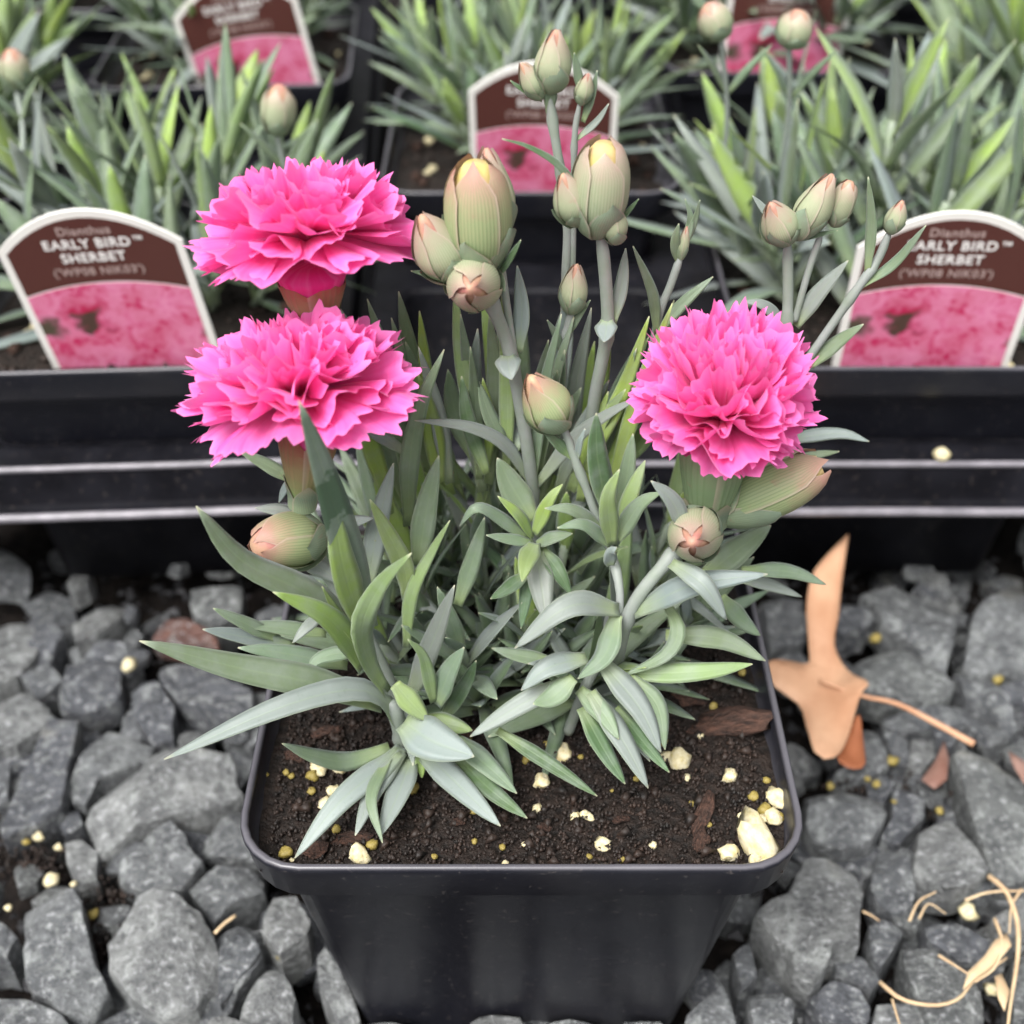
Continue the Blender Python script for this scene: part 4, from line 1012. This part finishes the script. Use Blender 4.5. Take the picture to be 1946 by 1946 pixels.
make_tray([0.5, 12.9, 25.2], 6, ROW0, 'black plastic carry tray sitting square, holding the pot with the oak leaf before it', (0, ROW0), 0)
TLO = (-6.1, ROW0 + .25)
make_tray([-24.5, -12.2], 6, ROW0 + .25, 'black plastic carry tray turned slightly askew behind the two stacked pink flowers', TLO, YAW, 11.5)
def skew(x, y):
    dx, dy = x - TLO[0], y - TLO[1]; c, s = math.cos(YAW), math.sin(YAW)
    return TLO[0] + dx * c - dy * s, TLO[1] + dx * s + dy * c

# plant templates for the potted plants behind
def template(seed, nshoots=19):
    rng = random.Random(seed)
    root = empty('dianthus_plant', (0, 0, 0)); cnt = [0]
    def emit(pts, w, nrm, ck):
        cnt[0] += 1
        for p in pts: p.z = max(p.z, .15)
        v, f, uv = leaf_geo(pts, w, nrm, fold=rng.uniform(.1, .4), segs=7, twist=rng.uniform(-.6, .6), hi=False)
        mk('leaf', v, f, M_LEAF, root, pts[0], uv, color=shade(LC[ck], rng, .2))
    for i in range(nshoots):
        an = i * 2.39996 + seed; r = 3.3 * math.sqrt((i + .3) / nshoots)
        b = V((r * math.cos(an), r * math.sin(an), -.1)); out = V((math.cos(an), math.sin(an), 0)) * (r / 3.3)
        h = rng.uniform(2.8, 5.2) * (1.1 - .3 * r / 3.3)
        top = shoot(b, V((0, 0, 1)) + out * rng.uniform(.5, .95), h, rng, (3.8, 6.0), (.55, .85), emit, nn=5, young=.2, spread=(24, 60))
        v, f = tube(spline([b, (b + top) / 2, top], 5), [.12] * 6, 6); mk('stem', v, f, M_STEM, root, b, color=(0.24, 0.31, 0.18))
    return root
TPLANTS = [template(s) for s in (1, 2, 3)] + [template(4, 12)]
pot_t = make_pot((0, 0), 0.0, -9.6)
def soil_t_h(x, y): return -1.1 + .2 * noise.noise(V((x * .6, y * .6, 7)))
soil_t = soil_mesh('potting_soil', 5.5, 0, 0, soil_t_h, M_SOIL, 'x', n=16)
chips('soil_crumbs', 500, M_CRUMB, soil_t, lambda r: V((r.uniform(-5.3, 5.3), r.uniform(-5.3, 5.3), -1.05)), RS, .08, .22, .9)
for i in range(34):
    x, y = RS.uniform(-5, 5), RS.uniform(-5, 5); lump(RS.choice(['perlite', 'bark_chip']), RS.choice([M_PERLITE, M_PERLITE, M_BARK]), V((x, y, soil_t_h(x, y) + .1)), RS.uniform(.12, .34), soil_t, RS)

# plant tags
def text_mesh(body, size, name, mat, parent, x, z, y, bold=0.0, sx=1.0):
    cu = bpy.data.curves.new(name, 'FONT'); cu.body = body; cu.size = size * U; cu.align_x = 'CENTER'; cu.align_y = 'CENTER'
    cu.offset = bold * U; cu.space_character = 1.08; cu.resolution_u = 3; cu.extrude = .004 * U
    t = bpy.data.objects.new(name, cu); COL.objects.link(t)
    bpy.context.view_layer.update()
    me = bpy.data.meshes.new_from_object(t.evaluated_get(bpy.context.evaluated_depsgraph_get()))
    bpy.data.objects.remove(t); me.name = name; me.materials.clear(); me.materials.append(mat)
    for v in me.vertices: v.co = V((v.co.x * sx, -v.co.z, v.co.y))
    o = bpy.data.objects.new(name, me); COL.objects.link(o); o.parent = parent; o.location = V((x, y, z)) * U
    return o
def arch(hw, hs, rise, n=14, x0=None):
    return [V((mix(hw, -hw, i / n), 0, hs + rise * (1 - (mix(-1, 1, i / n)) ** 2))) for i in range(n + 1)]
def panel(name, outline, y0, y1, mat, parent):
    n = len(outline); verts = [V((p.x, y0, p.z)) for p in outline] + [V((p.x, y1, p.z)) for p in outline]
    faces = [tuple(range(n)), tuple(range(2 * n - 1, n - 1, -1))] + [(i, n + i, n + (i + 1) % n, (i + 1) % n) for i in range(n)]
    o = mk(name, verts, faces, mat, parent, smooth=False)
    bm = bmesh.new(); bm.from_mesh(o.data); bmesh.ops.recalc_face_normals(bm, faces=bm.faces); bm.to_mesh(o.data); bm.free()
    return o
def make_tag():
    root = empty('plant_tag', (0, 0, 0)); W, HS, RI = 2.8, 4.45, 1.3
    panel('plate', [V((-W, 0, -1)), V((-.9, 0, -1.8)), V((-.25, 0, -6)), V((.25, 0, -6)), V((.9, 0, -1.8)), V((W, 0, -1))] + arch(W, HS, RI), -.045, .045, M_TAGW, root)
    wi = W - .24
    panel('brown_panel', [V((mix(-wi, wi, i / 14), 0, 2.72 + .42 * (1 - mix(-1, 1, i / 14) ** 2))) for i in range(15)] + arch(wi, HS - .10, RI - .16), -.056, -.047, M_BROWN, root)
    panel('photo_panel', [V((-wi, 0, -.9)), V((wi, 0, -.9))] + [V((mix(wi, -wi, i / 14), 0, 2.66 + .42 * (1 - mix(-1, 1, i / 14) ** 2))) for i in range(15)], -.056, -.047, M_PHOTO, root)
    y = -.063
    text_mesh('Dianthus', .42, 'lettering', M_TEXTG, root, 0, 5.02, y, .006)
    text_mesh('EARLY BIRD', .47, 'lettering', M_TEXT, root, -.05, 4.55, y, .008)
    text_mesh('TM', .2, 'lettering', M_TEXT, root, 1.52, 4.66, y, .006)
    text_mesh('SHERBET', .47, 'lettering', M_TEXT, root, 0, 4.05, y, .008)
    text_mesh("('WP08 NIK03')", .40, 'lettering', M_TEXTG, root, 0, 3.54, y, .004)
    return root
tag_t = make_tag()

RP = random.Random(9)
TAGS = [((-12.41, 13.85, 9.33), (.3, 10.5, -4.4), 'front-row pot of the askew tray'), ((13.06, 13.79, 9.2), (-3.6, 9.3, -1.1), 'front-row pot of the square-set tray'),
        ((1.0, 25.92, 9.4), (-4.1, 12.0, .4), 'second-row pot straight behind the lone pot'), (tuple(P(502, 190, 36.6)), (3, 8, -9), 'third-row pot of the askew tray'),
        (tuple(P(1474, 156, 38.2)), (-3, 8, 1), 'third-row pot of the square-set tray')]
TAGAT = {t[2]: t[0] for t in TAGS if not t[2].startswith('third')}
POTS = [  # column x, row, askew tray?, rim height offset, plant template, turn, scale, phrase
 (-12.2, 0, True, 0.0, 0, 0.4, 1.12, 'front-row pot of the askew tray'),
 (12.9, 0, False, 0.0, 1, 1.9, 1.25, 'front-row pot of the square-set tray'),
 (0.5, 1, False, 0.1, 2, 2.7, 1.0, 'second-row pot straight behind the lone pot'),
 (-24.5, 1, True, 0.1, 1, 4.0, 1.3, 'second-row pot at the outer side of the askew tray'),
 (25.2, 1, False, 0.1, 0, 5.2, 1.4, 'second-row pot at the outer side of the square-set tray'),
 (-12.2, 2, True, 0.3, 2, 0.9, 1.0, 'third-row pot of the askew tray'),
 (12.9, 2, False, 0.3, 0, 3.3, 1.25, 'third-row pot of the square-set tray'),
 (0.5, 3, False, 0.2, 3, 0.2, 1.1, 'fourth-row pot in line with the lone pot'),
 (-24.5, 3, True, 0.2, 3, 2.2, 1.1, 'fourth-row pot at the outer side of the askew tray'),
 (25.2, 3, False, 0.2, 3, 1.1, 1.15, 'fourth-row pot at the outer side of the square-set tray'),
 (-12.2, 4, True, 0.2, 3, 5.6, 1.3, 'fifth-row pot of the askew tray'),
 (12.9, 4, False, 0.2, 3, 4.4, 1.3, 'fifth-row pot of the square-set tray'),
]
for cx, row, askew, dz, ti, turn, sc, ph in POTS:
    cy = ROW0 + 5.9 + (11.5 if askew else PITCH) * row; rz = 0
    if askew: cx, cy = skew(cx, cy + .25); rz = YAW
    zr = 10.0 + dz
    o = copy_tree(pot_t); o.location = V((cx, cy, zr - 9.6)) * U; o.rotation_euler.z = rz
    tag(o, 'black square ' + ph.replace('pot', 'plastic pot', 1), 'plant pot', 'potted plants in the trays')
    o = copy_tree(soil_t); o.location = V((cx, cy, zr - 1.1)) * U; o.rotation_euler.z = rz
    tag(o, 'brown soil in the ' + ph, 'soil', 'potted plants in the trays', 'stuff')
    o = copy_tree(TPLANTS[ti]); o.location = V((cx, cy + 1.0, zr - 1.1)) * U; o.rotation_euler.z = turn; o.scale = (sc,) * 3
    bpy.context.view_layer.update()
    if ph in TAGAT:                           # foliage parts round the tag
        tp, tx_ = TAGAT[ph], 3.2
        for ch in list(o.children):
            if ch.name.startswith(('leaf', 'stem')):
                for v in ch.data.vertices:
                    w = ch.matrix_world @ v.co / U
                    if abs(w.x - tp[0]) < tx_ and w.y < tp[1] + 1.3: bpy.data.objects.remove(ch); break
    tag(o, 'bushy grey-green dianthus growing in the ' + ph, 'plant', 'potted plants in the trays')
for t in TPLANTS + [pot_t, soil_t]: drop_tree(t)
def turn(yaw, lean, roll):
    r = math.radians
    return (Matrix.Rotation(r(yaw), 3, 'Z') @ Matrix.Rotation(r(lean), 3, 'X') @ Matrix.Rotation(r(roll), 3, 'Y')).to_euler()
for i, (loc, rot, ph) in enumerate(TAGS):
    o = tag_t if i == len(TAGS) - 1 else copy_tree(tag_t)
    o.location = V(loc) * U; o.rotation_euler = turn(*rot)
    tag(o, 'white arched tag with pink photo in the ' + ph, 'plant tag', 'plant tags')
# a few budded stems that rise from the plants behind
def back_bud(tip, base, foot, w, label, op=0):
    p0 = P(*base); pf = P(*foot); root = empty('flower_stem', pf)
    c = spline([pf, pf.lerp(p0, .5) + V((.15, 0, 0)), p0], 10)
    v, f = tube(c, [.085] * 11, 8); mk('stem', v, f, M_STEM, root, pf, color=(0.26, 0.31, 0.26))
    p1 = P(*tip); bud3(root, p0, (p1 - p0).normalized(), (p1 - p0).length, px(w, p0) / 2, op, True, RP)
    for k in (-1, 1):
        q = c[6]; leaf(root, [q, q + V((k * .5, -.3, .9)), q + V((k * 1.1, -.5, 1.7))], .3, V((-k * .4, -.8, .5)), LC['m'], rng=RP, segs=7, hi=False)
    tag(root, label, 'flower bud', 'single buds rising behind')
back_bud((532, 160, 16.5), (525, 252, 16.5), (545, 420, 17), 60, 'closed bud rising above the upper pink flower, beside the arched tag')
back_bud((22, 92, 22), (30, 165, 22), (40, 330, 20), 52, 'closed bud among the leaves of the outer askew-tray plant')
back_bud((1345, 5, 17), (1370, 72, 17), (1375, 330, 18), 58, 'pointed bud crossing the white edge of the rear tag on the square-set tray')
back_bud((1520, 18, 17), (1500, 88, 17), (1480, 330, 18), 62, 'rounded bud in front of the pink photo of the rear tag on the square-set tray')

# ------------------------------------------------------------------ oak leaf, straw and scraps on the stones
def flat_leaf(name, outline, mat, parent, hfun, org, sub=2, thick=.02):
    bm = bmesh.new()
    vs = [bm.verts.new(p) for p in outline]; bm.faces.new(vs)
    bmesh.ops.triangulate(bm, faces=bm.faces)
    bmesh.ops.subdivide_edges(bm, edges=bm.edges, cuts=sub, use_grid_fill=True)
    bmesh.ops.triangulate(bm, faces=bm.faces)
    for v in bm.verts: v.co.z += hfun(v.co)
    verts = [v.co.copy() for v in bm.verts]; bm.verts.index_update(); faces = [tuple(v.index for v in f.verts) for f in bm.faces]; bm.free()
    o = mk(name, verts, faces, mat, parent, org)
    md = o.modifiers.new('thickness', 'SOLIDIFY'); md.thickness = thick * U; md.offset = 0
    return o
def dense(pts, n):
    c = spline(pts + [pts[0]], n); return c[:-1]
OUT = [(465,88),(452,200),(443,330),(432,430),(500,532),(570,590),(535,640),(500,760),(470,830),(440,870),(400,890),(350,862),(322,760),(300,660),(232,620),(170,590),(150,520),(195,488),(290,482),(335,480),(322,380),(312,300),(330,200),(385,140)]
oc = PZ(*SRt(400, 560), 1.4)
oak = empty('oak_leaf', oc); tag(oak, 'dry tan lobed oak leaf lying on grey stones beside the pot', 'leaf')
def oakh(p): d = p - oc; return .35 + .45 * noise.noise(V((p.x * .5, p.y * .5, 8))) + .05 * d.y + .10 * abs(d.x) + max(0, d.y - 1.5) * .25
flat_leaf('blade', dense([PZ(*SRt(*q), 1.3) for q in OUT], 60), M_OAK, oak, oakh, oc)
FOLD = [(480,790),(530,700),(552,760),(566,880),(510,902),(450,862)]
flat_leaf('folded_lobe', dense([PZ(*SRt(*q), 1.15) for q in FOLD], 20), M_OAKDARK, oak, lambda p: oakh(p) - .12, oc, 1)
pt = spline([PZ(*SRt(*q), z) for q, z in [((380,520),1.75),((480,560),1.7),((575,592),1.7),((700,620),1.6),((860,700),1.4),((1015,785),1.25)]], 20)
v, f = tube(pt, [mix(.05, .12, abs(i / 20 - .2) ** .6) for i in range(21)], 8); mk('stalk', v, f, M_OAK, oak, oc)
gr = empty('dry_grass', PZ(*SRt(1050, 1720), .9)); tag(gr, 'tangle of pale dry grass and husk strands on the stones', 'dry grass')
for pts_, r in [([(630,1760),(720,1830),(850,1855),(950,1830),(1010,1760),(1080,1710),(1150,1660)], .055), ([(1075,1325),(1140,1380),(1190,1500),(1195,1650),(1165,1850),(1150,1980)], .075),
                ([(980,1425),(1080,1392),(1260,1385)], .04), ([(680,1830),(700,1900),(730,1990)], .035), ([(870,1650),(950,1700),(1010,1740)], .04), ([(560,1470),(600,1490),(628,1510)], .035),
                ([(1100,1500),(1130,1600),(1100,1700),(1020,1760)], .05), ([(1210,1380),(1170,1450),(1160,1560)], .04), ([(750,1510),(790,1430),(860,1390)], .04), ([(790,1500),(830,1440),(900,1480)], .03)]:
    c = spline([PZ(*SRt(*q), 1.15 + .1 * math.sin(i)) for i, q in enumerate(pts_)], 16)
    v, f = tube(c, [r * (1.1 - .6 * i / 16) for i in range(17)], 6); mk('strand', v, f, M_STRAW, gr, c[0])
for ol in ([(1150,1560),(1165,1620),(1110,1680),(1030,1740),(970,1790),(990,1720),(1060,1650),(1100,1590)], [(1100,1740),(1130,1720),(1160,1800),(1140,1880),(1110,1830)]):
    q = [PZ(*SRt(*a), 1.2) for a in ol]; flat_leaf('husk', q, M_STRAW, gr, lambda p: .25 * noise.noise(V((p.x, p.y, 2))), q[0], 1, .03)
M_SCRAP = flat_mat('leaf_scrap', (0.16, 0.075, 0.055), 0.7, 0.3, 0.9, 120, (0.27, 0.17, 0.14), .3)
for nm, ol, lab in [('leaf_scrap', [(890,780),(910,850),(900,940),(850,975),(800,930),(850,870)], 'curled brownish pink leaf scrap wedged between stones near the oak stalk'),
                    ('leaf_scrap', [(1150,830),(1240,880),(1260,960),(1215,960),(1180,900)], 'thin rust brown leaf scrap on a broad grey stone')]:
    q = [PZ(*SRt(*a), .9) for a in ol]
    tag(flat_leaf(nm, q, M_SCRAP, None, lambda p: .2 * noise.noise(V((p.x, p.y, 6))) + .1, q[0], 1, .03), lab, 'leaf scrap')
for i, (x, y, z, r, lab) in enumerate([(1791, 862, DECKZ + .1, .27, 'white perlite crumb lying on the edge of the square-set tray')]):
    p = PZ(x, y, z + r * .5); tag(lump('perlite_crumb', M_PERLITE, p, r, None, RP), lab, 'perlite')
tw = [PZ(*SL(*q), 1.2) for q in ((880,1560),(920,1520),(965,1488))]
v, f = tube(spline(tw, 6), [.05] * 7, 6); tag(mk('twig', v, f, M_STRAW, None, tw[0]), 'short straw-coloured twig lying across a stone beside the pot', 'twig')
